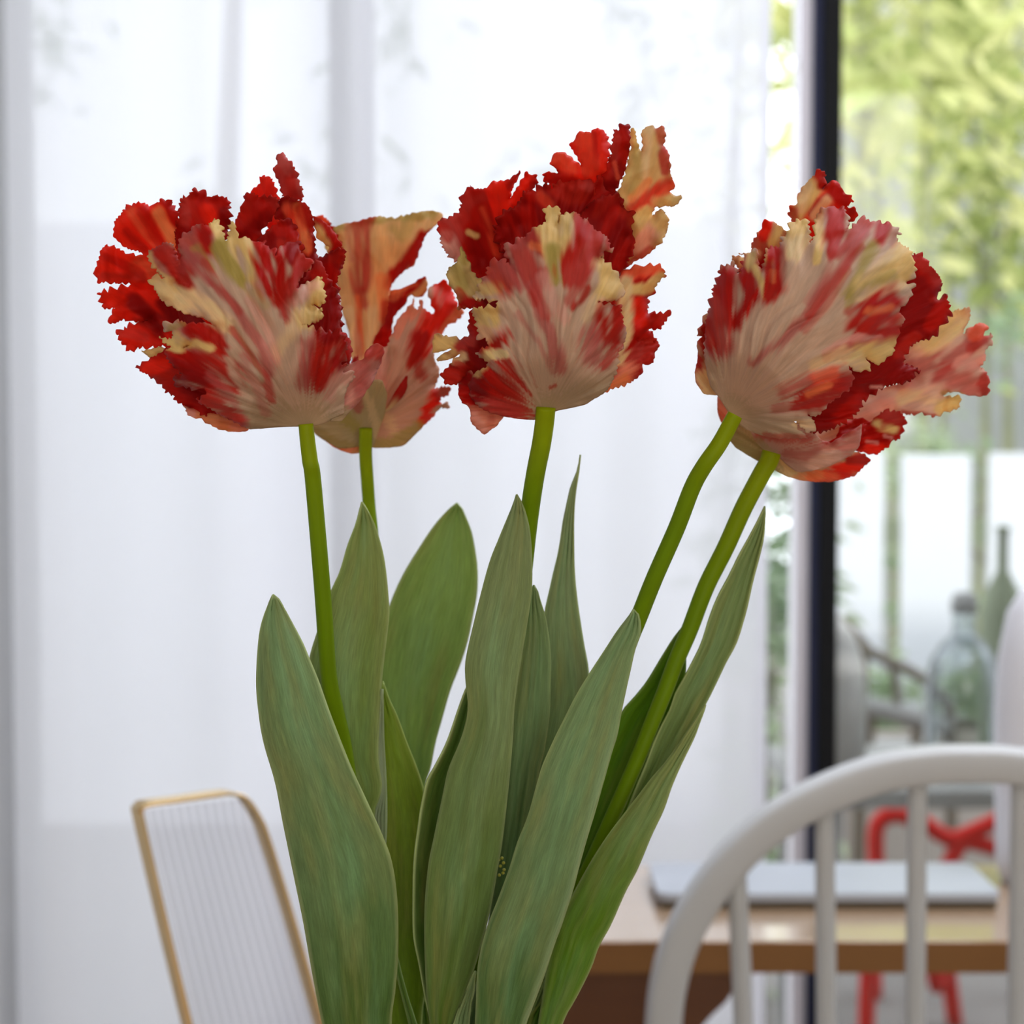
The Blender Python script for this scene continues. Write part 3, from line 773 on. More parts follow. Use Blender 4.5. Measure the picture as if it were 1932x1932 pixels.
# ---- middle tulip
t3 = tulip('middle tulip, upright with a tall yellow and red petal at its top', 900, 0.70)
stem(t3, [(1030, 768), (1027, 800), (1021, 840), (1012, 885), (1004, 933), (995, 1000), (985, 1090), (965, 1250), (940, 1450), (915, 1650), (890, 1850), (875, 2000), (868, 2480)], [37, 36, 36, 32, 30], [.685, .69, .70, .705, .705])
h = Head(t3, 3.1154, 800, 220, [715, 1750], [730, 1080], [620, 740], 3, 0.69, 0.042)
h.petal(-0.7, 0, [1100,500,1150,420,1190,300,1215,180,1205,110,1220,62,1240,80,1250,130,1270,180,1285,215,1288,150,1282,100,1300,60,1340,52,1370,65,1410,60,1422,100,1405,170,1440,220,1445,290,1440,330,1475,415,1440,440,1455,455,1485,470,1510,455,1515,480,1490,510,1470,525,1400,522,1350,530,1345,560,1340,588,1390,545,1425,575,1442,620,1420,680,1390,740,1310,810,1230,850,1180,900,1140,960,1000,1000,1000,700], (182,152,98), [
  (Y,40,[1230,110,1230,240,1200,360]),(YP,36,[1320,80,1310,200,1290,340]),(RM,26,[1390,80,1410,160]),(PR,36,[1400,220,1420,320],.9),(RO,55,[1440,400,1340,470,1240,560]),(RM,26,[1440,380,1350,440,1220,540],.8),(OR,30,[1320,380,1220,480],.7),
  (YO,26,[1250,200,1260,340,1220,430],.6),(Y,40,[1300,560,1250,600]),(PW,60,[1250,760,1340,690],.7),(Y,40,[1400,640,1420,580],.6),(RM,26,[1340,790,1200,890]),(Y,26,[1480,490,1380,500])], serr=2.5)
h.petal(-0.55, 1, [690,345,740,325,790,332,760,300,730,272,755,232,785,203,840,222,890,270,935,300,900,230,850,165,880,152,895,110,915,92,960,95,985,100,990,75,1040,72,1065,95,1080,120,1098,200,1080,260,1060,330,1000,450,1000,700,760,700,700,480,740,400,720,385], RB, [(RO,60,[780,250,860,310],.4),(R,20,[940,230,950,330]),(R,14,[1000,110,1010,300]),(RO,60,[930,130,960,300],.35),(R,60,[780,360,960,420])], serr=4)
h.petal(-0.5, 2, [1040,320,1090,258,1105,220,1108,140,1112,72,1145,75,1150,50,1200,42,1207,90,1218,170,1205,240,1180,320,1150,400,1110,460,1060,500,1000,420], RD, [(R,50,[1150,120,1170,260]),(PR,18,[1130,120,1120,240],.6),(RM,26,[1060,290,1080,340]),(RO,10,[1120,270,1140,360],.6)], serr=3)
h.petal(-0.6, 0, [80,640,88,612,150,590,205,555,215,500,228,450,250,430,272,395,290,420,350,425,400,380,430,375,480,370,540,345,562,315,560,355,530,400,510,440,498,495,530,440,570,370,608,320,630,345,662,352,665,390,640,420,640,700,520,900,400,1000,300,950,215,860,182,862,140,820,105,770,88,700], R, [
  (RB,60,[430,420,470,560,440,640]),(RB,50,[600,360,540,470]),(PR,60,[150,620,190,700]),(PW,50,[140,720,190,830]),(PR,26,[260,470,230,600],.6),(RO,20,[340,540,390,660,420,800],.6),(RM,26,[110,660,140,700]),(RD,70,[300,700,340,850]),(PR,24,[250,520,330,480],.5),(Y,14,[260,680,310,700])], serr=4)
h.petal(-0.2, 0, [420,640,450,580,470,552,530,540,560,500,572,460,590,440,640,430,680,400,720,388,750,425,770,390,800,378,840,385,880,356,950,360,1000,372,1020,345,1060,355,1100,340,1105,400,1100,440,1150,450,1165,500,1172,545,1160,600,1200,700,1100,900,900,950,600,950,500,860,430,760,405,700], RD, [
  (RM,60,[800,420,860,470,940,440]),(PR,30,[940,390,970,420],.7),(R,40,[640,460,720,520]),(RO,20,[680,470,740,520],.4),(R,50,[1060,380,1000,500]),(PR,14,[1080,360,1060,420],.5),(R,60,[600,560,640,640]),(R,40,[500,600,560,720]),(RM,30,[840,390,900,380],.6)], serr=5, relief=1.5)
h.petal(0.0, 3, [930,560,980,500,1040,470,1130,450,1160,460,1172,545,1200,550,1230,560,1225,610,1210,660,1240,720,1235,780,1200,860,1170,920,1140,960,1000,960,900,800,900,650], RD, [(R,40,[1120,560,1060,700]),(RM,26,[1180,570,1215,620]),(R,50,[1190,740,1150,860]),(RM,18,[1090,490,1000,580],.6)], serr=4, relief=1.4)
h.petal(0.0, 2, [126,925,145,885,185,865,218,800,215,760,240,800,270,880,300,940,360,960,420,1100,300,1120,270,1120,230,1128,190,1130,205,1080,185,1030,150,985], (176,156,100), [(YO,50,[200,900,240,980],.7),(R,45,[230,1100,290,1100]),(RM,20,[200,1040,220,1060]),(YO,18,[220,780,230,860])], serr=3)
h.petal(0.2, 0, [1130,960,1180,905,1230,885,1280,878,1340,865,1385,865,1415,890,1425,945,1395,960,1370,985,1350,1030,1320,1060,1308,1150,1380,1155,1440,1148,1445,1170,1415,1210,1390,1245,1350,1250,1310,1240,1345,1280,1372,1310,1290,1306,1235,1316,1300,1325,1375,1318,1388,1345,1360,1390,1350,1450,1320,1462,1285,1455,1280,1510,1220,1560,1170,1582,1120,1592,1070,1620,1000,1650,940,1660,940,1300,1080,1100], R, [
  (RO,50,[1200,920,1360,890]),(Y,36,[1220,1020,1320,1000,1390,940]),(RB,60,[1240,1120,1280,1200]),(RM,40,[1340,1200,1410,1170]),(PR,60,[1200,1420,1280,1380]),(RM,50,[1330,1340,1340,1420],.8),(SA,70,[1130,1560,1180,1480]),(YP,50,[1180,980,1180,1240,1150,1440]),(OR,40,[1090,1590,1180,1540],.8)], serr=4)
h.petal(0.3, 0, [45,1385,55,1330,62,1285,95,1278,140,1285,210,1310,245,1300,270,1280,262,1200,270,1150,280,1110,330,1080,430,1100,520,1300,450,1600,330,1580,270,1500,250,1510,200,1580,160,1582,115,1578,110,1545,92,1505,130,1480,170,1420,215,1398,150,1420,72,1435,120,1390,165,1365,110,1375], RD, [
  (Y,60,[60,1340,160,1330]),(Y,20,[90,1430,200,1390]),(PR,45,[220,1350,280,1310]),(YP,40,[190,1440,230,1420]),(RM,55,[120,1530,220,1500]),(RM,16,[190,1460,280,1460]),(RD,40,[290,1410,340,1440]),(R,40,[300,1140,290,1260])], serr=3)
h.petal(0.15, 0, [198,1600,200,1570,235,1500,290,1480,420,1560,520,1700,470,1760,440,1800,428,1818,395,1840,355,1868,310,1830,275,1790,270,1710,225,1685,200,1640], (190,126,100), [(RD,60,[240,1540,260,1640]),(R,50,[220,1600,300,1670]),(PW,30,[300,1760,350,1840],.6),(RM,18,[400,1740,390,1800],.4)], serr=3)
h.petal(1.0, 3, [650,1782,600,1780,540,1776,470,1760,400,1745,330,1712,300,1680,272,1650,265,1600,272,1545,290,1508,330,1485,372,1472,378,1440,340,1420,300,1392,335,1362,378,1350,375,1315,318,1300,308,1200,290,1160,278,1135,330,1115,425,1112,435,1098,400,1078,340,1068,288,1070,305,1040,330,1015,325,980,350,970,362,925,372,880,390,852,425,845,465,838,500,862,545,912,520,870,488,832,462,750,500,745,525,748,550,705,590,712,620,680,645,655,690,640,720,605,700,560,710,532,740,525,770,538,792,528,800,580,768,655,800,600,815,572,850,558,885,572,897,560,930,608,968,594,972,640,1010,675,1045,690,1082,715,1088,760,1120,768,1075,795,1030,830,1000,885,1055,832,1100,880,1148,938,1150,970,1176,1000,1168,1060,1140,1078,1060,1086,1010,1090,1080,1098,1142,1102,1166,1118,1162,1200,1190,1270,1170,1350,1140,1400,1132,1500,1085,1600,1040,1635,950,1690,860,1712,780,1728,720,1765], CR, [
  (CG,140,[560,1760,800,1700,1000,1630],.7),
  (R,170,[360,1560,460,1620]),(RM,90,[480,1480,540,1620,560,1720],.8),(RD,60,[300,1560,330,1620]),(PR,70,[420,1700,520,1740],.8),(RM,70,[380,1350,460,1300]),(YP,30,[390,1400,480,1390]),
  (Y,70,[350,1150,370,1240]),(Y,40,[340,1020,440,1000]),(Y,40,[400,1120,420,1230]),(PW,50,[340,1270,440,1260],.5),(Y,22,[320,1490,380,1400],.9),
  (RM,100,[440,900,500,960],.9),(PR,110,[540,780,600,880,640,960],.95),(RM,60,[660,720,700,780]),(PR,60,[640,680,700,700],.9),(PK,50,[480,840,560,1000],.6),(OR,30,[640,760,700,780],.5),
  (Y,80,[750,570,760,700,770,800]),(Y,60,[850,590,840,700,800,800]),(YO,50,[760,780,770,900,780,960]),
  (RM,90,[930,680,900,800,860,900]),(PR,80,[1030,730,960,860,900,960]),(RM,40,[900,600,930,680],.9),(RM,36,[960,1010,920,1080,880,1120],.9),(PR,40,[940,960,860,1080],.7),
  (Y,80,[1070,900,1090,990,1060,1040]),(Y,40,[1130,980,1100,1060]),(PW,40,[1060,1100,1140,1110],.5),(YP,50,[1000,1080,950,1180],.5),
  (RM,90,[1060,1200,1060,1300]),(RM,60,[1130,1140,1120,1320]),(PK,90,[990,1280,1000,1420],.8),(PR,40,[1110,1360,1060,1460],.8),
  (PK,50,[640,1000,680,1160,760,1320,800,1480],.8),(PR,26,[690,920,650,1020,720,1160],.8),(PK,30,[560,1160,680,1340,760,1500],.5),(RM,18,[620,1050,640,1100],.6),(PW,26,[700,940,760,1080,820,1180],.7),(RM,10,[745,1590,770,1575])], serr=5, relief=1.2)

side_petal(h, -60, 60, 1.2, R, 321, 0.62)
side_petal(h, 120, 240, 1.2, RD, 322, 0.62)
# ---- right tulips: the lower one hangs behind
t5 = tulip('lower right tulip hanging behind, its pale and red petals showing below', 1000, 0.71)
stem(t5, [(1456, 853), (1450, 872), (1438, 892), (1403, 958), (1369, 1033), (1332, 1107), (1301, 1188), (1276, 1246), (1256, 1300), (1231, 1362), (1204, 1430), (1160, 1530), (1105, 1650), (1030, 1800), (960, 1960), (920, 2100), (890, 2480)], [36, 34, 32, 30, 28, 28], [.722, .722, .72, .715, .712, .71])
h = Head(t5, 3.1161, 1280, 300, [545, 1735], [860, 1450], [680, 480], -25, 0.735, 0.040)
h.petal(-0.5, 0, [232,1385,300,1380,420,1500,420,1700,300,1620,250,1545,228,1480,224,1430], SA, [(PW,40,[260,1440,300,1520],.6)], serr=0)
h.petal(-0.3, 0, [700,1600,900,1500,1040,1400,1190,1350,1330,1312,1392,1260,1350,1230,1310,1192,1345,1120,1390,1068,1450,1045,1500,1040,1530,980,1590,900,1610,892,1645,878,1672,890,1712,873,1712,940,1665,1032,1720,980,1790,963,1818,998,1762,1062,1800,1040,1842,1018,1847,1080,1815,1110,1800,1130,1812,1170,1772,1232,1800,1230,1832,1270,1825,1320,1832,1370,1790,1392,1690,1385,1600,1370,1555,1390,1610,1392,1668,1388,1652,1470,1570,1490,1540,1500,1500,1518,1450,1505,1400,1497,1330,1496,1280,1488,1210,1480,1140,1545,1050,1600,900,1690,740,1720], CW, [
  (YP,90,[1640,930,1560,1020,1480,1080]),(Y,50,[1600,960,1500,1060],.6),(PK,70,[1760,1040,1700,1120,1560,1180],.8),(PR,36,[1800,1070,1720,1110],.8),(RO,40,[1780,980,1730,1030],.8),(PK,80,[1500,1220,1380,1240,1300,1300],.7),(PR,90,[1760,1330,1640,1300,1560,1260],.7),(RM,40,[1800,1290,1800,1360],.7),
  (Y,50,[1620,1430,1540,1450]),(YP,50,[1500,1420,1320,1400],.6),(PW,70,[1200,1420,1100,1500,1000,1580],.6),(PW,50,[1780,1180,1660,1200],.8),(RM,12,[1320,1485,1500,1515]),(YO,16,[1560,1380,1640,1385],.7)], serr=3)
h.petal(0.0, 1, [960,1560,1060,1520,1140,1540,1180,1490,1212,1470,1250,1488,1290,1485,1338,1530,1320,1580,1300,1640,1250,1662,1228,1700,1165,1742,1110,1730,1070,1718,1000,1700,900,1700], R, [
  (PR,45,[1200,1490,1280,1530]),(Y,36,[1170,1560,1260,1590]),(RB,50,[1120,1690,1180,1700]),(RM,40,[1000,1600,1080,1570]),(PR,30,[1250,1520,1200,1570],.6),(PW,10,[1110,1665,1170,1668]),(PW,10,[1215,1630,1250,1640])], serr=4, relief=1.5)
h.petal(0.5, 1, [290,1640,340,1540,420,1580,600,1650,800,1700,1000,1700,1090,1738,1128,1775,1090,1810,1040,1858,960,1882,900,1895,800,1898,720,1888,640,1868,560,1828,460,1772,400,1738,330,1690], (168,150,112), [
  ((140,126,82),80,[320,1660,440,1740,560,1810],.8),(RB,60,[1080,1780,960,1830,860,1860]),(RO,45,[900,1870,780,1870]),(YP,60,[640,1760,680,1830]),(OR,40,[820,1850,720,1870],.6),(RM,30,[1000,1770,1100,1760])], serr=2.5)
h.petal(1.0, 2, [400,1540,520,1530,640,1540,760,1580,850,1660,900,1670,960,1630,1040,1590,1080,1550,1075,1620,1060,1690,1010,1740,960,1770,900,1800,800,1830,700,1842,640,1800,600,1760,545,1740,500,1710,450,1660], (172,138,122), [
  (PR,24,[480,1620,620,1640,760,1640],.9),(PK,26,[640,1730,760,1740,860,1690],.8),(RM,22,[1050,1580,940,1640,880,1680]),(PR,26,[1040,1640,980,1700],.6),(CW,40,[880,1720,800,1790],.6),((150,140,90),30,[470,1660,560,1740],.5)], serr=1.5)

side_petal(h, -50, 50, 1.2, R, 331, 0.6)
side_petal(h, 130, 230, 1.2, R, 332, 0.6)
t4 = tulip('upper right tulip leaning right, the largest pale petal with pink flames facing front', 960, 0.69)
stem(t4, [(1387, 783), (1380, 796), (1357, 838), (1328, 880), (1306, 920), (1277, 995), (1236, 1088), (1208, 1158), (1180, 1230), (1140, 1360), (1085, 1540), (1010, 1740), (950, 1932), (915, 2080), (880, 2480)], [30, 32, 33, 33, 32, 30], [.682, .682, .69, .70, .70, .70])
h = Head(t4, 3.1161, 1280, 300, [300, 1500], [760, 960], [560, 760], 38, 0.695, 0.046)
h.petal(-0.5, 0, [640,312,655,280,700,262,702,228,730,170,780,108,805,75,838,52,872,90,865,140,845,182,880,150,905,130,945,148,970,190,1020,218,1030,258,985,275,1050,288,1058,325,1040,365,1010,372,1000,420,950,520,800,620,700,560,660,400,668,365], RB, [
  (Y,60,[800,150,760,240,710,330]),(YP,36,[760,170,720,300]),(RM,40,[840,80,850,150]),(PR,30,[900,220,830,250,780,320]),(YP,22,[870,250,800,330]),(R,50,[940,200,980,240]),(RM,26,[670,310,680,350]),(R,40,[1020,310,1000,350])], serr=4)
h.petal(-0.4, 0, [430,515,460,450,482,420,495,380,512,355,560,372,605,400,640,440,640,520,700,700,500,900,300,800,300,660,345,700,360,640,330,610,318,568,345,575,385,570,350,556,430,545], (178,130,90), [
  (RB,36,[520,380,500,450]),(RM,26,[450,480,500,540]),(Y,34,[590,420,560,490]),(YP,30,[460,560,380,600]),(R,90,[420,720,520,640])], serr=3)
h.petal(-0.3, 0, [100,1040,115,1020,140,965,165,905,200,850,300,900,300,1200,240,1390,150,1384,105,1320,95,1240,112,1190,115,1140,108,1100,120,1060,145,1045], (176,136,108), [(RM,36,[150,1000,180,1150]),(PR,30,[120,1180,110,1260]),(YP,50,[160,1280,180,1360])], serr=3)
h.petal(0.2, 0, [1300,700,1340,600,1385,548,1440,565,1462,610,1502,650,1535,690,1552,740,1535,790,1505,830,1540,825,1575,803,1590,850,1605,900,1565,960,1510,1040,1450,1060,1390,1080,1340,1140,1315,1190,1370,1215,1435,1240,1385,1270,1382,1305,1290,1320,1200,1350,1130,1400,1080,1430,1060,1480,980,1560,860,1600,780,1610,700,1520,900,1200,1200,1000], RD, [
  (R,60,[1440,600,1500,700]),(PR,26,[1400,570,1490,650,1530,720],.6),(R,50,[1540,850,1480,960]),(RM,40,[1380,1050,1300,1140],.9),(R,60,[1060,1400,960,1520]),(PW,8,[1130,1335,1190,1340]),(RM,20,[1500,830,1560,815],.7)], serr=5, relief=1.4)
h.petal(1.0, 3, [300,1500,270,1450,235,1395,190,1340,175,1280,160,1200,150,1130,160,1050,160,960,172,910,180,850,205,800,202,745,240,690,240,650,262,632,320,608,345,640,358,700,368,650,372,600,400,568,462,528,470,600,482,655,505,600,512,540,545,520,600,512,605,460,640,435,650,382,700,350,748,350,766,400,780,505,795,440,800,365,838,292,880,280,930,292,970,278,990,310,1003,350,1000,385,985,442,1015,400,1050,362,1092,345,1130,372,1180,362,1205,385,1235,372,1290,412,1308,440,1270,470,1300,490,1308,505,1352,520,1380,560,1378,600,1395,645,1380,690,1340,732,1385,738,1365,790,1360,830,1310,870,1285,900,1330,940,1300,1000,1285,1080,1262,1100,1272,1130,1240,1160,1210,1190,1175,1216,1140,1195,1100,1168,1132,1220,1128,1248,1090,1245,1055,1260,1000,1215,955,1168,990,1210,1022,1250,1028,1290,1000,1365,960,1380,940,1402,860,1452,840,1490,800,1512,755,1500,810,1545,800,1590,765,1612,720,1580,680,1538,710,1590,740,1610,760,1645,640,1642,520,1632,400,1592,350,1552], CR, [
  (CG,90,[330,1450,500,1570,650,1610],.6),((160,138,104),60,[200,1200,180,1320],.5),
  (RM,110,[240,760,260,900]),(R,70,[300,680,300,840]),(R,80,[410,640,440,800]),(R,60,[400,850,340,960]),(PR,90,[200,920,240,1100],.9),(RM,36,[180,960,200,1100],.8),(R,26,[480,560,480,640]),
  (Y,30,[440,560,430,620,490,720,510,800]),(Y,40,[550,540,540,600]),(R,60,[580,560,580,760]),(RM,50,[540,660,540,800]),(OR,14,[560,660,560,720],.6),
  (Y,55,[710,380,700,460]),(YP,60,[700,500,680,560]),(Y,36,[830,330,830,480,820,600]),(RM,80,[910,330,920,440]),(RM,50,[930,440,900,540]),(RM,60,[1200,410,1180,480]),(PR,60,[1090,380,1020,470,930,560],.9),
  (PK,44,[1090,440,980,600,860,760,780,900,640,1040,440,1200],.75),(RM,18,[1080,520,960,660,860,780,760,920],.8),(PR,22,[1000,660,860,860,740,1000],.7),(PK,30,[900,620,760,840],.4),
  (YO,60,[1140,520,1080,640,1000,800],.9),(Y,90,[1300,560,1200,660,1080,740]),(Y,50,[1370,600,1320,700]),(YO,40,[1250,680,1100,740,1000,860],.6),(PK,26,[1270,440,1250,500],.6),
  (YP,26,[1360,740,1200,780,1060,830]),(R,90,[1260,820,1120,880]),(RM,100,[1220,920,1060,990]),(OR,36,[1240,870,1120,900],.5),(RM,60,[1260,1020,1100,1010]),(RM,40,[1060,860,1000,900],.7),
  (PW,30,[1180,1060,1000,1050,860,1140],.7),(PR,30,[1240,1060,1100,1090,940,1120,860,1160],.7),(Y,70,[1230,1130,1080,1150]),(YP,50,[1080,1200,960,1140,800,1200],.7),
  (RM,80,[960,1320,860,1350,740,1400]),(RO,50,[900,1260,800,1290],.8),(PR,60,[760,1310,620,1370],.7),(RM,50,[820,1440,700,1450]),(OR,30,[760,1380,880,1330],.5),(PR,40,[680,1460,580,1470],.5),
  (YP,34,[790,1560,700,1560],.6),(RM,16,[520,1630,640,1630,740,1640],.8)], serr=5, relief=1.2)

side_petal(h, -60, 60, 1.2, R, 341, 0.66)
side_petal(h, 120, 240, 1.2, RD, 342, 0.66)
# ---- leaves
G1 = (112, 130, 82); G2 = (58, 88, 28); GW = (122, 124, 82); GY = (104, 124, 26); GD = (40, 70, 6)
# behind
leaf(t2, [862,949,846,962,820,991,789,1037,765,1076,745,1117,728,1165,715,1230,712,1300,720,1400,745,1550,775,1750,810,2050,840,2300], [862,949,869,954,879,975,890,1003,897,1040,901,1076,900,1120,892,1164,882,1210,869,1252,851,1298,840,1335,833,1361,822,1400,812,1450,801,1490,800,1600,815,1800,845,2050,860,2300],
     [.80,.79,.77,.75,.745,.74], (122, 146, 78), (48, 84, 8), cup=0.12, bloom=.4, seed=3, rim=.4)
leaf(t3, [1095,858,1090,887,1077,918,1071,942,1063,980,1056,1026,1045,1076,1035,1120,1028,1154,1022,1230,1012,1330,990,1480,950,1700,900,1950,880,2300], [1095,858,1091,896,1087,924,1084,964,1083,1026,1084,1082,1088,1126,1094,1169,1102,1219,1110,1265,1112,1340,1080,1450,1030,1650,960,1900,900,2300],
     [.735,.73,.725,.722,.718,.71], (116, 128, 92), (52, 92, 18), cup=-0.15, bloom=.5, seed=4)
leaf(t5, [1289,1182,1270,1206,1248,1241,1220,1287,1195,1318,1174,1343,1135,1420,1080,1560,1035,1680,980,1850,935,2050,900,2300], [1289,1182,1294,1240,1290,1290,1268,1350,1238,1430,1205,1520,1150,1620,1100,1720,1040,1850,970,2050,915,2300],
     [.728,.728,.726,.722,.715,.71], (70, 104, 14), (34, 62, 4), cup=0.25, bloom=.05, seed=5, rim=.15, stripes=(((120,134,50),.78,.025,.22,.7,.7),))  # stripe paints a highlight along the leaf's thin ridge
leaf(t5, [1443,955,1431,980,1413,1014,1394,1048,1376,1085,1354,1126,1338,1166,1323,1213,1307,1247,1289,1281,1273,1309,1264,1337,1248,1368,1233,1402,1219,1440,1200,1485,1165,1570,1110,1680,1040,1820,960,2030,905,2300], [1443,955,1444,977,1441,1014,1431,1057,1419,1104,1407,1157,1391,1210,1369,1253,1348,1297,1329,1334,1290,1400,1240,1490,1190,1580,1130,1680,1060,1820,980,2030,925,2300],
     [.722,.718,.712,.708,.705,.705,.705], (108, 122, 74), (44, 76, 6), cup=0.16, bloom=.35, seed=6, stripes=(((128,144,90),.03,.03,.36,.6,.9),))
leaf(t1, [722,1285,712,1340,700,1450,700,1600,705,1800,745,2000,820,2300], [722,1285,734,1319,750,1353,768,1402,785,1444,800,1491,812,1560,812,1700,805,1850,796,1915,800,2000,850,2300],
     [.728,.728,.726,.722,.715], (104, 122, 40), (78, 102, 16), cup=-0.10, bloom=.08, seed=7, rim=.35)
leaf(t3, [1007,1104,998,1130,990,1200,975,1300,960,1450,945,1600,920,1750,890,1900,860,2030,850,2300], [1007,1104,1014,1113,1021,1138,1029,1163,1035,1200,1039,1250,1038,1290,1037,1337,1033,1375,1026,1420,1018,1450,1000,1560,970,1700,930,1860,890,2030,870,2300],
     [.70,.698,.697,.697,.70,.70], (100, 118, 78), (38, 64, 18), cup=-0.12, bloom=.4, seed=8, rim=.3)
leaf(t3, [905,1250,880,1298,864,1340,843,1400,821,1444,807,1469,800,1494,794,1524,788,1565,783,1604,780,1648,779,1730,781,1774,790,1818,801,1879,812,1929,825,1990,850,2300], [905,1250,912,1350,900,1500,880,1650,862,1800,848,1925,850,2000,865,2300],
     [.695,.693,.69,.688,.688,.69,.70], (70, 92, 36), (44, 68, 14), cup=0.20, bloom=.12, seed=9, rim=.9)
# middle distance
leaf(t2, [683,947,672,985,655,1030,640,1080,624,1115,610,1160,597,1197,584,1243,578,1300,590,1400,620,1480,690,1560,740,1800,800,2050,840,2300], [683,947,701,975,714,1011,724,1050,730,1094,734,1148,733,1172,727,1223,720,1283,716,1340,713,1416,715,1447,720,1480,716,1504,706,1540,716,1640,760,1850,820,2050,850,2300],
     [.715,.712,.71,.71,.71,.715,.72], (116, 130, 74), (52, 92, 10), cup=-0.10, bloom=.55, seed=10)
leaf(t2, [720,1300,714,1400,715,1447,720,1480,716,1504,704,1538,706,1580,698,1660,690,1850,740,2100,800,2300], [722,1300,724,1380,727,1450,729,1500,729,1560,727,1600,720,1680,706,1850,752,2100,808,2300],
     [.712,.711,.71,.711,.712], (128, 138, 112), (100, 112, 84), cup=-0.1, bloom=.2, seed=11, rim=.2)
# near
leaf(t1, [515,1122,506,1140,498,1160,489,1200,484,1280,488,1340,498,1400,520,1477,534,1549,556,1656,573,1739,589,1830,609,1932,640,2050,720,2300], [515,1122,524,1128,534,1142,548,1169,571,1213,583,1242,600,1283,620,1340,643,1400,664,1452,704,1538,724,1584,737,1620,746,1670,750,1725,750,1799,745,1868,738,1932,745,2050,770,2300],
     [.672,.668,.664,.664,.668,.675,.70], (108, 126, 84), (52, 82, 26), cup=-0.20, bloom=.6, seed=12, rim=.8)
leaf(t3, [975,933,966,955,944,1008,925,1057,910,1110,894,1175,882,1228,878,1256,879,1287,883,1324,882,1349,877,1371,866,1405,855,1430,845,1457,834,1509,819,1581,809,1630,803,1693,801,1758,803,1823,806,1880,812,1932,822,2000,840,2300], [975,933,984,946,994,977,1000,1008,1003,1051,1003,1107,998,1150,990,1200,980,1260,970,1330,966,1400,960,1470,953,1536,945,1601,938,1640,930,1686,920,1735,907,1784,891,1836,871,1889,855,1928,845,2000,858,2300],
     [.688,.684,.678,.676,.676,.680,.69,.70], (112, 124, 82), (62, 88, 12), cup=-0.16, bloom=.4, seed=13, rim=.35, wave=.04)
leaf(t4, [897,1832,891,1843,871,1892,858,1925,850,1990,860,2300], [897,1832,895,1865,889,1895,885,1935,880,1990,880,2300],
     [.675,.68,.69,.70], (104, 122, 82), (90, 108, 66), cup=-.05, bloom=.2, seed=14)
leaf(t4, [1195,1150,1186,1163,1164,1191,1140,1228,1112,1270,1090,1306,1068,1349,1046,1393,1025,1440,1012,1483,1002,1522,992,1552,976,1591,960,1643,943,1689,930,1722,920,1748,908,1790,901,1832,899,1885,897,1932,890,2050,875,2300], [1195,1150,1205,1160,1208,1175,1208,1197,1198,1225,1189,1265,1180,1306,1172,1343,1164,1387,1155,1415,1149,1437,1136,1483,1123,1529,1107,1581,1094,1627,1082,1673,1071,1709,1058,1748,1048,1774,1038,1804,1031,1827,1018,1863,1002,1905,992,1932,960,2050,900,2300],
     [.682,.676,.668,.662,.660,.664,.675,.70], (110, 128, 86), (44, 76, 24), cup=-0.14, bloom=.55, seed=15, rim=.55, stripes=(((126,146,104),.95,.045,.2,.95,.7),))  # stripe paints the sheen of the folded right edge
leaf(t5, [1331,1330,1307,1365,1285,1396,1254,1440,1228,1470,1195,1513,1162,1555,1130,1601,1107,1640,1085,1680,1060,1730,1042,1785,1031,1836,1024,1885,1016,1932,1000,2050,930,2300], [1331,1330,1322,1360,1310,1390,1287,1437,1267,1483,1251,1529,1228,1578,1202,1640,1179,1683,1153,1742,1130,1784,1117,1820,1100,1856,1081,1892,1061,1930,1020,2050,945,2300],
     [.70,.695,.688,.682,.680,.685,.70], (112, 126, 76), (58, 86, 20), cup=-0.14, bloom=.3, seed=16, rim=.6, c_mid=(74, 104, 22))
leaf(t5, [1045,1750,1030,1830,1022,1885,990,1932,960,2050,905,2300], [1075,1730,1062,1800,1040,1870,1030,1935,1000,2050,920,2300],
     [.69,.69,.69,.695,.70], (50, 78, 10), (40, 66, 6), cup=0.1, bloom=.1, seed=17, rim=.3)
# a few tiny round beads caught between two leaves
bm = bmesh.new()
for (bx_, by_) in ((941, 1622), (947, 1619), (950, 1628), (944, 1634), (951, 1641), (942, 1651), (949, 1647)):
    p = P(bx_, by_, 0.682)
    bmesh.ops.create_icosphere(bm, subdivisions=2, radius=0.00062, matrix=Matrix.Translation(p))
sd = obj_bm('beads', bm, simple('yellow_green_beads', rgba((150, 148, 50), 1.5), .35), t3)
sd['kind'] = 'stuff'


# ------------------------------------------------------------------ vase and the near table
vx, vy = P(868, 1932, 0.7).x, 0.705
vz = 0.7405
vase = empty('flower_vase', (vx, vy, vz))
tag(vase, 'plain white vase holding the five parrot tulips', 'vase')
prof = [(0.001, 0), (0.036, 0), (0.045, 0.01), (0.056, 0.05), (0.060, 0.09), (0.057, 0.13), (0.052, 0.16), (0.0535, 0.185),
        (0.0510, 0.1855), (0.0495, 0.16), (0.054, 0.13), (0.057, 0.09), (0.053, 0.05), (0.042, 0.013), (0.001, 0.008)]
lathe('vase_body', prof, (vx, vy, vz), M_CERAM, vase, 56, closed=True)
lathe('water', [(0.001, 0.009), (0.041, 0.014), (0.052, 0.05), (0.0565, 0.09), (0.0535, 0.13), (0.001, 0.13)], (vx, vy, vz), M_GLASS, vase, 40)

nt_ = empty('dining_table', (0.1, 0.72, 0))
tag(nt_, 'wooden dining table under the flower vase, in front of the white spindle-back chair', 'table')
box('tabletop', (-0.60, 0.38, 0.712), (0.80, 1.22, 0.74), M_TABLE, nt_, 0.004)
for lx in (-0.53, 0.70):
    for ly in (0.45, 1.12):
        box('leg', (lx, ly, 0), (lx + 0.05, ly + 0.05, 0.712), M_TABLE, nt_, 0.003)

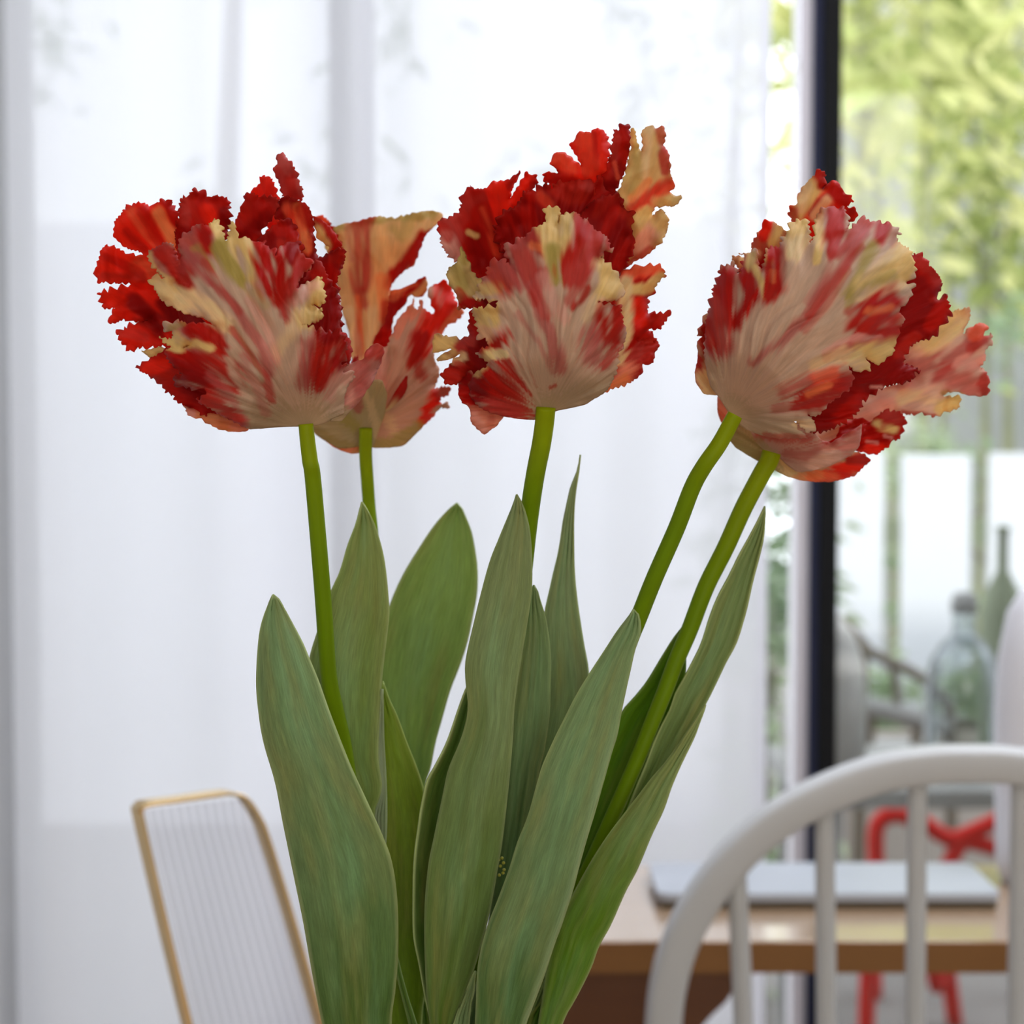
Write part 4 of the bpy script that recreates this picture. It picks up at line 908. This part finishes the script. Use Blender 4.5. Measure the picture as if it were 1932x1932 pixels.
# ------------------------------------------------------------------ gold-rimmed fluted panel, left
DG = 1.13
gp = empty('fluted_panel', P(600, 2270, DG)); gp.location.z = 0.7405
tag(gp, 'leaning fluted pale panel with rounded corners in a thin gold frame beside the tulips', 'panel')
# frame outline as seen, put on a plane that leans away to the left
Lw = P(255, 1530, DG); Rw = P(470, 1492, DG + 0.0)
def gpnt(px, py):
    return P(px, py, DG + 0.02 * (px - 250) / 300.0)
def lerp(a, b, t): return (a[0] + (b[0] - a[0]) * t, a[1] + (b[1] - a[1]) * t)
gl_top, gl_bot = (262, 1545), (432, 2252)
gr_top, gr_bot = (500, 1600), (694, 2240)
outl = [gl_bot, (345, 1900), (300, 1712), gl_top, (261, 1526), (275, 1516), (330, 1508), (400, 1498), (432, 1496), (458, 1506), (482, 1540), (500, 1584), (545, 1730), (600, 1922), gr_bot]
op = spline(outl, 6)
path = [gpnt(*p) for p in op] + [gpnt(*gl_bot)]
for p_ in path: p_.z = max(p_.z, 0.7495)
# flat band frame: section 3.2 mm wide, 11 mm deep
def sweep_band(path, face_w, depth, axis=Vector((0, 1, 0)), rnd=0.25, closed=False, centre=0.0):
    sec = []
    hw, hd = face_w / 2, depth / 2
    r = min(hw, hd) * rnd * 2
    for (cx, cy, a0) in ((hw - r, hd - r, 0), (-hw + r, hd - r, 90), (-hw + r, -hd + r, 180), (hw - r, -hd + r, 270)):
        for k in range(4):
            a = math.radians(a0 + 30 * k)
            sec.append((cx + r * math.cos(a), cy + r * math.sin(a)))
    n = len(sec); verts, faces = [], []
    m = len(path)
    for i, p in enumerate(path):
        if closed: t = path[(i + 1) % m] - path[(i - 1) % m]
        else: t = path[min(i + 1, m - 1)] - path[max(i - 1, 0)]
        t = t.normalized()
        ax = (axis - t * axis.dot(t)).normalized()
        nn = t.cross(ax)
        for (a, b) in sec:
            verts.append(p + nn * a + ax * (b + centre))
    for i in range(m if closed else m - 1):
        for k in range(n):
            i2 = (i + 1) % m; k2 = (k + 1) % n
            faces.append((i * n + k, i * n + k2, i2 * n + k2, i2 * n + k))
    if not closed:
        faces.append(tuple(range(n))[::-1]); faces.append(tuple((m - 1) * n + k for k in range(n)))
    return verts, faces
gax = Vector((0.62, -0.78, 0)).normalized()
v, f = sweep_band(path[:-1], 0.0022, 0.013, axis=gax, closed=True)
obj_pd('gold_frame', v, f, M_GOLD, gp)
# fluted pane: rows of shallow half-round flutes following the lean
fl_n = 13
vs, fs = [], []
rows, per = 24, 10
cols = fl_n * per + 1
for j in range(rows):
    t = j / (rows - 1)
    a = lerp((272, 1530), (440, 2246), t); b = lerp((487, 1530), (690, 2236), t)
    if t < 0.1:
        pass
    for i in range(cols):
        u = i / (cols - 1)
        x = a[0] + (b[0] - a[0]) * u; y = a[1] + (b[1] - a[1]) * u
        if j == 0:
            y = 1527 - 26 * u if u < .88 else 1504 + (u - .88) / .12 * 40
        ph = (u * fl_n) % 1.0
        vs.append(gpnt(x, y) + Vector((0, -0.0030 * math.sqrt(max(0, 1 - (2 * ph - 1) ** 2)), 0)))
for v_ in vs: v_.z = max(v_.z, 0.7500)
for j in range(rows - 1):
    for i in range(cols - 1):
        fs.append((j * cols + i, j * cols + i + 1, (j + 1) * cols + i + 1, (j + 1) * cols + i))
def fluted_mat():
    m, nt, out = newmat('fluted_glass')
    lw = N(nt, 'ShaderNodeLayerWeight', Blend=0.3)
    mc = N(nt, 'ShaderNodeMix', data_type='RGBA')
    mc.inputs[6].default_value = (1.0, 0.99, 1.0, 1); mc.inputs[7].default_value = (0.22, 0.24, 0.26, 1)
    nt.links.new(lw.outputs['Facing'], mc.inputs[0])
    tl = N(nt, 'ShaderNodeBsdfTranslucent'); tl.inputs['Color'].default_value = (0.92, 0.91, 0.97, 1)
    tp = N(nt, 'ShaderNodeBsdfTransparent')
    nt.links.new(mc.outputs[2], tp.inputs['Color'])
    g = N(nt, 'ShaderNodeBsdfGlossy', Roughness=0.15)
    m1 = N(nt, 'ShaderNodeMixShader'); m1.inputs['Fac'].default_value = 0.15
    nt.links.new(tp.outputs['BSDF'], m1.inputs[1]); nt.links.new(tl.outputs['BSDF'], m1.inputs[2])
    m2 = N(nt, 'ShaderNodeMixShader'); m2.inputs['Fac'].default_value = 0.05
    nt.links.new(m1.outputs['Shader'], m2.inputs[1]); nt.links.new(g.outputs['BSDF'], m2.inputs[2])
    nt.links.new(m2.outputs['Shader'], out.inputs['Surface'])
    return m
pn = obj_pd('fluted_pane', vs, fs, fluted_mat(), gp)
box('foot', (path[0].x - 0.004, DG - 0.03, 0.7405), (path[-1].x + 0.06, DG + 0.04, 0.7465), M_GOLD, gp, 0.001)

# ------------------------------------------------------------------ white spindle-back chair
DC = 1.45
ch = empty('windsor_chair', (P(1835, 966, DC).x, 1.25, 0))
tag(ch, 'white-painted wooden chair with a rounded hoop back and straight spindles', 'chair')
half = [(1835, 1441), (1760, 1443), (1660, 1459), (1560, 1496), (1470, 1545), (1395, 1608), (1335, 1682), (1288, 1765), (1262, 1850), (1252, 1932), (1250, 2050), (1262, 2250), (1290, 2450), (1325, 2620)]
xc = P(1835, 966, DC).x
hw_ = [(P(a, b, DC).x, P(a, b, DC).z) for a, b in half]
hoop = [Vector((x, DC, z)) for x, z in spline(hw_[::-1] + [(2 * xc - x, z) for x, z in hw_[1:]], 8)]
v, f = sweep_band(hoop, 0.0265, 0.032, rnd=0.2)
o = obj_pd('hoop_back', v, f, M_CHAIR, ch)
seat_z = 0.44
def hoop_z(x):
    best = min(hoop, key=lambda p: abs(p.x - x) + (0 if p.z > 0.75 else 5))
    return best.z
def spindle(xt, xb):
    zt = hoop_z(xt)
    pth = [Vector((xb + (xt - xb) * t, DC, seat_z + (zt - seat_z) * t)) for t in np.linspace(0, 1, 12)]
    rr = [0.0082 - 0.0010 * abs(t - 0.4) for t in np.linspace(0, 1, 12)]
    return tube('spindle', pth, rr, M_CHAIR, ch, 16)
spx = [(1393, 1445), (1560, 1580), (1737, 1737)]
for a, b in spx:
    xa, xb = P(a, 966, DC).x, P(b, 966, DC).x
    spindle(xa, xb); spindle(2 * xc - xa + 0.0, 2 * xc - xb)
# seat, shaped slab
bm = bmesh.new()
ring = []
for k in range(48):
    a = 2 * PI * k / 48
    cx = math.copysign(abs(math.cos(a)) ** 0.75, math.cos(a)) * 0.225
    cy = math.copysign(abs(math.sin(a)) ** 0.75, math.sin(a)) * 0.215
    ring.append((xc + cx, 1.262 + cy))
for zz, s_ in ((0.405, 0.93), (0.412, 0.98), (0.43, 1.0), (0.44, 0.985)):
    for (x, y) in ring: bm.verts.new((xc + (x - xc) * s_, 1.262 + (y - 1.262) * s_, zz))
bm.verts.ensure_lookup_table()
for j in range(3):
    for k in range(48):
        k2 = (k + 1) % 48
        bm.faces.new([bm.verts[j * 48 + k], bm.verts[j * 48 + k2], bm.verts[(j + 1) * 48 + k2], bm.verts[(j + 1) * 48 + k]])
bm.faces.new([bm.verts[k] for k in range(48)]); bm.faces.new([bm.verts[144 + k] for k in range(48)])
obj_bm('seat', bm, M_CHAIR, ch)
for sx in (-1, 1):
    for sy in (-1, 1):
        top = Vector((xc + sx * 0.15, 1.262 + sy * 0.14, 0.41)); bot = Vector((xc + sx * 0.205, 1.262 + sy * 0.185, 0))
        tube('leg', [top.lerp(bot, t) for t in (0, .2, .5, .8, 1)], [.012, .016, .019, .015, .011], M_CHAIR, ch)
for sx in (-1, 1):
    tube('stretcher', [(xc + sx * 0.178, 1.262 - .163, .2), (xc + sx * 0.178, 1.262 + .163, .2)], .009, M_CHAIR, ch)

# ------------------------------------------------------------------ narrow oak table by the window, with the slab and the tall vase
ta = empty('side_table', (0.3, 1.76, 0))
tag(ta, 'narrow light oak table with a brown end panel standing before the window', 'table')
TX0, TX1, TY0, TY1 = -0.02, 0.64, 1.62, 1.90
box('tabletop', (TX0, TY0 + 0.002, 0.722), (TX1, TY1, 0.745), M_TABLE, ta, 0.002)
box('edge_band', (TX0, TY0 - 0.001, 0.7175), (TX1, TY0 + 0.0015, 0.7445), M_TABLE_EDGE, ta, 0.0005)
# brown end panel with a curved bracket at its right side
pr = [P(1085, 1856, TY0), P(1392, 1856, TY0), P(1391, 1880, TY0), P(1374, 1905, TY0), P(1345, 1932, TY0), P(1310, 1975, TY0), P(1290, 2060, TY0), P(1285, 2400, TY0), P(1285, 2400, TY0), P(1085, 2400, TY0)]
pts = [(p.x, p.z) for p in pr]
pts[0] = (TX0 + 0.01, 0.7175); pts[1] = (pts[1][0], 0.7175)
pts[-3] = (pts[-3][0], 0.0); pts[-2] = (pts[-3][0], 0.0); pts[-1] = (TX0 + 0.01, 0.0)
pts.pop(-2)
bm = bmesh.new()
fr = [bm.verts.new((x, TY0 + 0.02, z)) for x, z in pts]
bk = [bm.verts.new((x, TY0 + 0.05, z)) for x, z in pts]
bm.faces.new(fr); bm.faces.new(bk[::-1])
for i in range(len(pts)):
    j = (i + 1) % len(pts)
    bm.faces.new([fr[i], bk[i], bk[j], fr[j]])
obj_bm('end_panel', bm, M_BROWN, ta, smooth=False)
for lx, ly in ((TX1 - 0.05, TY0 + 0.03), (TX1 - 0.05, TY1 - 0.05), (TX0 + 0.02, TY1 - 0.05)):
    box('leg', (lx, ly, 0), (lx + 0.03, ly + 0.03, 0.722), M_TABLE_EDGE, ta, 0.002)

sl = empty('slab', (0.3, 1.77, 0.7455))
tag(sl, 'flat pale grey slab with dark lower edge lying on the narrow oak table', 'board')
sx0, sx1 = P(1240, 1700, 1.73).x, P(1888, 1700, 1.73).x
box('slab_base', (sx0 + 0.004, 1.728, 0.7455), (sx1 - 0.004, 1.845, 0.7525), M_SLABD, sl, 0.001)
bm = bmesh.new()
bmesh.ops.create_cube(bm, size=1)
for v_ in bm.verts:
    v_.co = Vector((v_.co.x * (sx1 - sx0) + (sx0 + sx1) / 2, v_.co.y * 0.122 + 1.787, v_.co.z * 0.007 + 0.756))
bmesh.ops.bevel(bm, geom=[e for e in bm.edges if abs(e.verts[0].co.z - e.verts[1].co.z) > 0.003], offset=0.012, segments=5, affect='EDGES', profile=0.5)
obj_bm('slab_top', bm, M_SLAB, sl, smooth=False)

wv = empty('tall_vase', (P(1955, 966, 1.83).x, 1.83, 0.7455))
tag(wv, 'tall pale rounded vase standing at the end of the narrow oak table', 'vase')
wx = wv.location.x
prof = [(0.001, 0), (0.028, 0), (0.034, 0.02), (0.036, 0.1), (0.037, 0.17), (0.034, 0.22), (0.026, 0.262), (0.014, 0.283), (0.008, 0.288), (0.001, 0.289)]
lathe('vase_body', prof, (wx, 1.83, 0.7455), M_CERAM, wv, 40)

# ------------------------------------------------------------------ the garden
struct(box('ground', (-8, YW + .06, -0.12), (17, 14, -0.02), M_PAVE))
struct(box('wall_garden', (-6, 5.6, -0.02), (0.62, 5.8, 1.75), M_RENDER))
struct(box('wall_neighbour', (1.5, 9.6, -0.02), (16, 9.9, 5.0), M_HOUSE))

fence = empty('fence', (1.7, 5.0, -0.02))
tag(fence, 'bright white board fence with narrow gaps at the back of the terrace', 'fence')
bx = xat(1702, 5.0)
for i in range(-1, 12):
    x0 = bx + i * 0.228
    box('plank', (x0, 5.0, 0.0), (x0 + 0.181, 5.02, 1.088 + 0.004 * (i % 3)), M_BOARD, fence, 0.003)
for z in (0.25, 0.85):
    box('rail', (bx - .228, 5.021, z), (bx + 12 * .228, 5.05, z + 0.07), M_POST, fence)

def leaf_cloud(name, centre, size, n, L, mat, parent, seed, droop=0.5, sig=0.11):
    rng = np.random.default_rng(seed)
    # clumps
    nc = max(6, n // 60)
    cc = rng.uniform(-1, 1, (nc, 3)) * np.array(size) + np.array(centre)
    vs, fs = [], []
    for i in range(n):
        c = cc[rng.integers(nc)] + rng.normal(0, sig, 3)
        a = rng.uniform(0, 2 * PI)
        d = np.array([math.cos(a), math.sin(a), -droop * rng.uniform(0.2, 1.6)]); d /= np.linalg.norm(d)
        s = np.cross(d, rng.normal(0, 1, 3)); s /= np.linalg.norm(s) + 1e-9
        l = L * rng.uniform(0.6, 1.2); w = l * 0.16
        k = len(vs)
        vs += [c, c + d * l * .45 + s * w, c + d * l + np.array([0, 0, -.15 * l]), c + d * l * .45 - s * w]
        fs.append((k, k + 1, k + 2, k + 3))
    return obj_pd(name, vs, fs, mat, parent, smooth=False)

def bamboo(x, y, h, spread, n, label, seed):
    rng = random.Random(seed)
    r = empty('bamboo', (x, y, -0.02))
    tag(r, label, 'bamboo')
    for k in range(5):
        dx, dy = rng.uniform(-.18, .18), rng.uniform(-.15, .15)
        bend = rng.uniform(-.35, .35)
        pth = [Vector((x + dx + bend * t * t, y + dy, -0.02 + h * t)) for t in np.linspace(0, 1, 10)]
        tube('culm', pth, [0.016 * (1 - 0.7 * t) for t in np.linspace(0, 1, 10)], M_CULM, r, 8)
    o = leaf_cloud('foliage', (x, y, h * 0.70), (spread, 0.30, h * 0.32), int(n * 0.62), 0.17, M_BAMBOO, r, seed, 0.5, 0.13)
    return r
bamboo(1.22, 6.2, 3.6, 0.30, 1500, 'yellow-green bamboo nearest the black door post, above the fence', 1)
bamboo(1.78, 7.2, 3.8, 0.34, 1700, 'yellow-green bamboo at the right edge of the view', 2)
bamboo(1.66, 8.4, 4.1, 0.40, 1700, 'farther yellow-green bamboo between the two nearer clumps', 3)

def shrub(x, y, h, sx, n, label, seed):
    r = empty('shrub', (x, y, -0.02))
    tag(r, label, 'shrub')
    rng = random.Random(seed)
    for k in range(4):
        pth = [Vector((x + rng.uniform(-1, 1) * sx * t * .6, y + rng.uniform(-.1, .1) * t, -0.02 + h * .8 * t)) for t in np.linspace(0, 1, 5)]
        tube('branch', pth, [0.012 * (1 - .7 * t) for t in np.linspace(0, 1, 5)], M_TWIG, r, 6)
    leaf_cloud('foliage', (x, y, h * .55), (sx, .14, h * .45), n, 0.06, M_SHRUB, r, seed, 0.2, 0.045)
shrub(0.508, 3.9, 1.15, 0.07, 1400, 'grey-green shrub between the curtain edge and the black door post', 21)
shrub(1.45, 5.4, 1.45, 0.6, 2600, 'dull green shrub behind the fence under the bamboo', 22)
tr = empty('tree', (1.0, 9.2, -0.02)); tag(tr, 'slender tree with few bright leaves seen beside the curtain', 'tree')
tube('trunk', [(1.0, 9.2, -.02), (1.05, 9.2, 2.0), (1.12, 9.2, 4.2)], [0.05, .035, .02], M_TWIG, tr, 8)
leaf_cloud('foliage', (1.25, 9.2, 2.6), (.25, .2, 1.1), 220, 0.14, M_BAMBOO, tr, 31)
tr = empty('tree', (-1.2, 7.4, -0.02)); tag(tr, 'loose-leaved tree showing as soft blotches through the curtain', 'tree')
tube('trunk', [(-1.2, 7.4, -.02), (-1.1, 7.4, 2.0), (-1.0, 7.4, 4.2)], [0.06, .045, .02], M_TWIG, tr, 8)
leaf_cloud('foliage', (-0.8, 7.4, 2.9), (1.5, .3, 1.1), 900, 0.12, M_SHRUB, tr, 32)

# garden table with glass vessels
gt = empty('garden_table', (0.75, 3.2, -0.02))
tag(gt, 'weathered grey garden table outside the glass carrying jars and bottles', 'table')
gz = 0.60
box('tabletop', (0.46, 3.0, gz - 0.03), (0.98, 3.42, gz), M_GREYW, gt, 0.004)
for lx in (0.48, 0.93):
    for ly in (3.02, 3.37):
        box('leg', (lx, ly, -0.02), (lx + .03, ly + .03, gz - .03), M_GREYW, gt, .002)
def vessel(name, label, cat, px, D, prof, mat, extra=None, group=None):
    x = xat(px, D)
    r = empty(name, (x, D, gz + 0.0005)); tag(r, label, cat, group)
    lathe('body', prof, (x, D, gz + 0.0005), mat, r, 36)
    return r, x
vessel('bell_cover', 'smoky grey bell-shaped cover on the garden table behind the black door post', 'bell cover', 1562, 3.12,
       [(0.001, 0), (0.066, 0), (0.066, 0.13), (0.060, 0.19), (0.046, 0.235), (0.025, 0.262), (0.012, 0.268), (0.001, 0.27)], M_BELL)
r_, x_ = vessel('glass_demijohn', 'large clear glass demijohn with a stopper on the garden table', 'jar', 1822, 3.12,
       [(0.001, 0), (0.060, 0), (0.064, 0.03), (0.064, 0.14), (0.056, 0.19), (0.036, 0.222), (0.020, 0.235), (0.018, 0.262), (0.022, 0.268), (0.001, 0.269)], M_JAR)
lathe('stopper', [(0.001, 0), (0.021, 0), (0.023, 0.02), (0.016, 0.034), (0.001, 0.036)], (x_, 3.12, gz + 0.27), M_GREYW, r_, 24)
vessel('glass_bottle', 'narrow-necked grey-green bottle behind the demijohn', 'bottle', 1893, 3.3,
       [(0.001, 0), (0.036, 0), (0.038, 0.02), (0.038, 0.25), (0.028, 0.29), (0.010, 0.325), (0.009, 0.39), (0.012, 0.392), (0.012, 0.402), (0.001, 0.403)], M_POST)

# grey wooden chair behind the garden table: bent top rail, posts, slats
wc = empty('garden_chair', (P(1690, 966, 4.12).x, 4.3, -0.02))
tag(wc, 'weathered grey wooden garden chair with a sloping bent top rail, behind the jars', 'chair')
DW = 4.12
def wp(px, py): return P(px, py, DW)
def wtube(name, pts, rr, mat=M_GREYB): tube(name, [Vector(p) for p in spline([tuple(p) for p in pts], 5)], rr, mat, wc, 10)
wtube('top_rail', [wp(1585, 1165), wp(1612, 1195), wp(1640, 1228), wp(1675, 1246), wp(1710, 1262), wp(1750, 1288), wp(1790, 1330)], 0.012)
wtube('post', [wp(1628, 1215), wp(1624, 1400), Vector((wp(1620, 1400).x, DW, -0.02))], 0.015)
wtube('post', [wp(1790, 1330), wp(1795, 1480), Vector((wp(1800, 1400).x, DW, -0.02))], 0.015)
wtube('slat', [wp(1684, 1250), wp(1690, 1290), wp(1694, 1330)], 0.010)
wtube('lower_rail', [wp(1624, 1332), wp(1690, 1345), wp(1792, 1372)], 0.022, M_GREYW)
wtube('slat', [wp(1645, 1345), wp(1640, 1400), wp(1636, 1450)], 0.012)
wtube('slat', [wp(1735, 1360), wp(1727, 1400), wp(1722, 1450)], 0.012)
box('seat', (wp(1620, 1400).x, DW, 0.40), (wp(1800, 1400).x, DW + 0.36, 0.43), M_GREYW, wc, 0.003)
for lx in (wp(1624, 1400).x - .01, wp(1796, 1400).x - .015):
    box('leg', (lx, DW + 0.33, -0.02), (lx + .03, DW + 0.36, 0.40), M_GREYW, wc, 0.002)
pl = empty('planter', (1.3, 4.72, -0.02))
tag(pl, 'long greige planter box standing low in front of the white fence', 'planter')
box('planter_wall', (0.76, 4.62, -0.02), (2.4, 4.65, 0.42), M_GREIGE, pl, 0.004)
box('planter_wall', (0.76, 4.80, -0.02), (2.4, 4.83, 0.42), M_GREIGE, pl, 0.004)
box('planter_wall', (0.76, 4.651, -0.02), (0.79, 4.799, 0.42), M_GREIGE, pl, 0.004)
box('planter_wall', (2.37, 4.651, -0.02), (2.4, 4.799, 0.42), M_GREIGE, pl, 0.004)
box('soil', (0.791, 4.651, -0.01), (2.369, 4.799, 0.38), M_TWIG, pl)
leaf_cloud('foliage', (1.5, 4.72, 0.47), (0.66, 0.04, 0.06), 900, 0.07, M_SHRUB, pl, 55, -0.4, 0.03)

# red tubular garden chair
rc = empty('garden_chair', (1.0, 3.7, -0.02))
tag(rc, 'red tubular metal garden chair outside, seen through the white spindles', 'chair')
DR = 3.62
def rp(px, py, d=DR): return P(px, py, d)
def rtube(name, pts, r=0.0165):
    sp = spline([tuple(p) for p in pts], 6)
    tube(name, [Vector(p) for p in sp], r, M_RED, rc, 12)
def ground(p): return Vector((p.x, p.y, -0.02 + 0.0))
rtube('side_tube', [ground(rp(1636, 1700)), rp(1640, 1800), rp(1652, 1650), rp(1652, 1580), rp(1660, 1550), rp(1690, 1537), rp(1740, 1552), rp(1785, 1580), rp(1840, 1590), rp(1900, 1606), rp(1960, 1620)])
rtube('back_tube', [rp(1800, 1585, DR), rp(1840, 1568, DR), rp(1890, 1545, DR), rp(1950, 1520, DR), rp(2020, 1500)])
rtube('front_leg', [rp(1812, 1590, DR), rp(1795, 1622, DR), rp(1770, 1680, DR), rp(1755, 1760, DR + .02), rp(1768, 1860, DR + .05), Vector((rp(1800, 1932).x, DR + .1, 0.15)), Vector((rp(1830, 1932).x, DR + .12, -0.02))])
rtube('back_leg', [rp(2020, 1500, DR), rp(2010, 1700, DR), Vector((rp(2000, 1700).x, DR, -0.02))])
rtube('cross_tube', [rp(1652, 1690, DR), rp(1655, 1690, DR + .3)], 0.012)
rtube('cross_tube', [rp(1900, 1608, DR), rp(1900, 1690, DR + .3)], 0.012)
rtube('side_tube', [Vector((rp(1652, 1690).x * 1.083, DR + .3, -0.02)), rp(1655, 1690, DR + .3), rp(1760, 1692, DR + .3), rp(1900, 1690, DR + .3), Vector((rp(1960, 1640).x * 1.083, DR + .3, -0.02))])
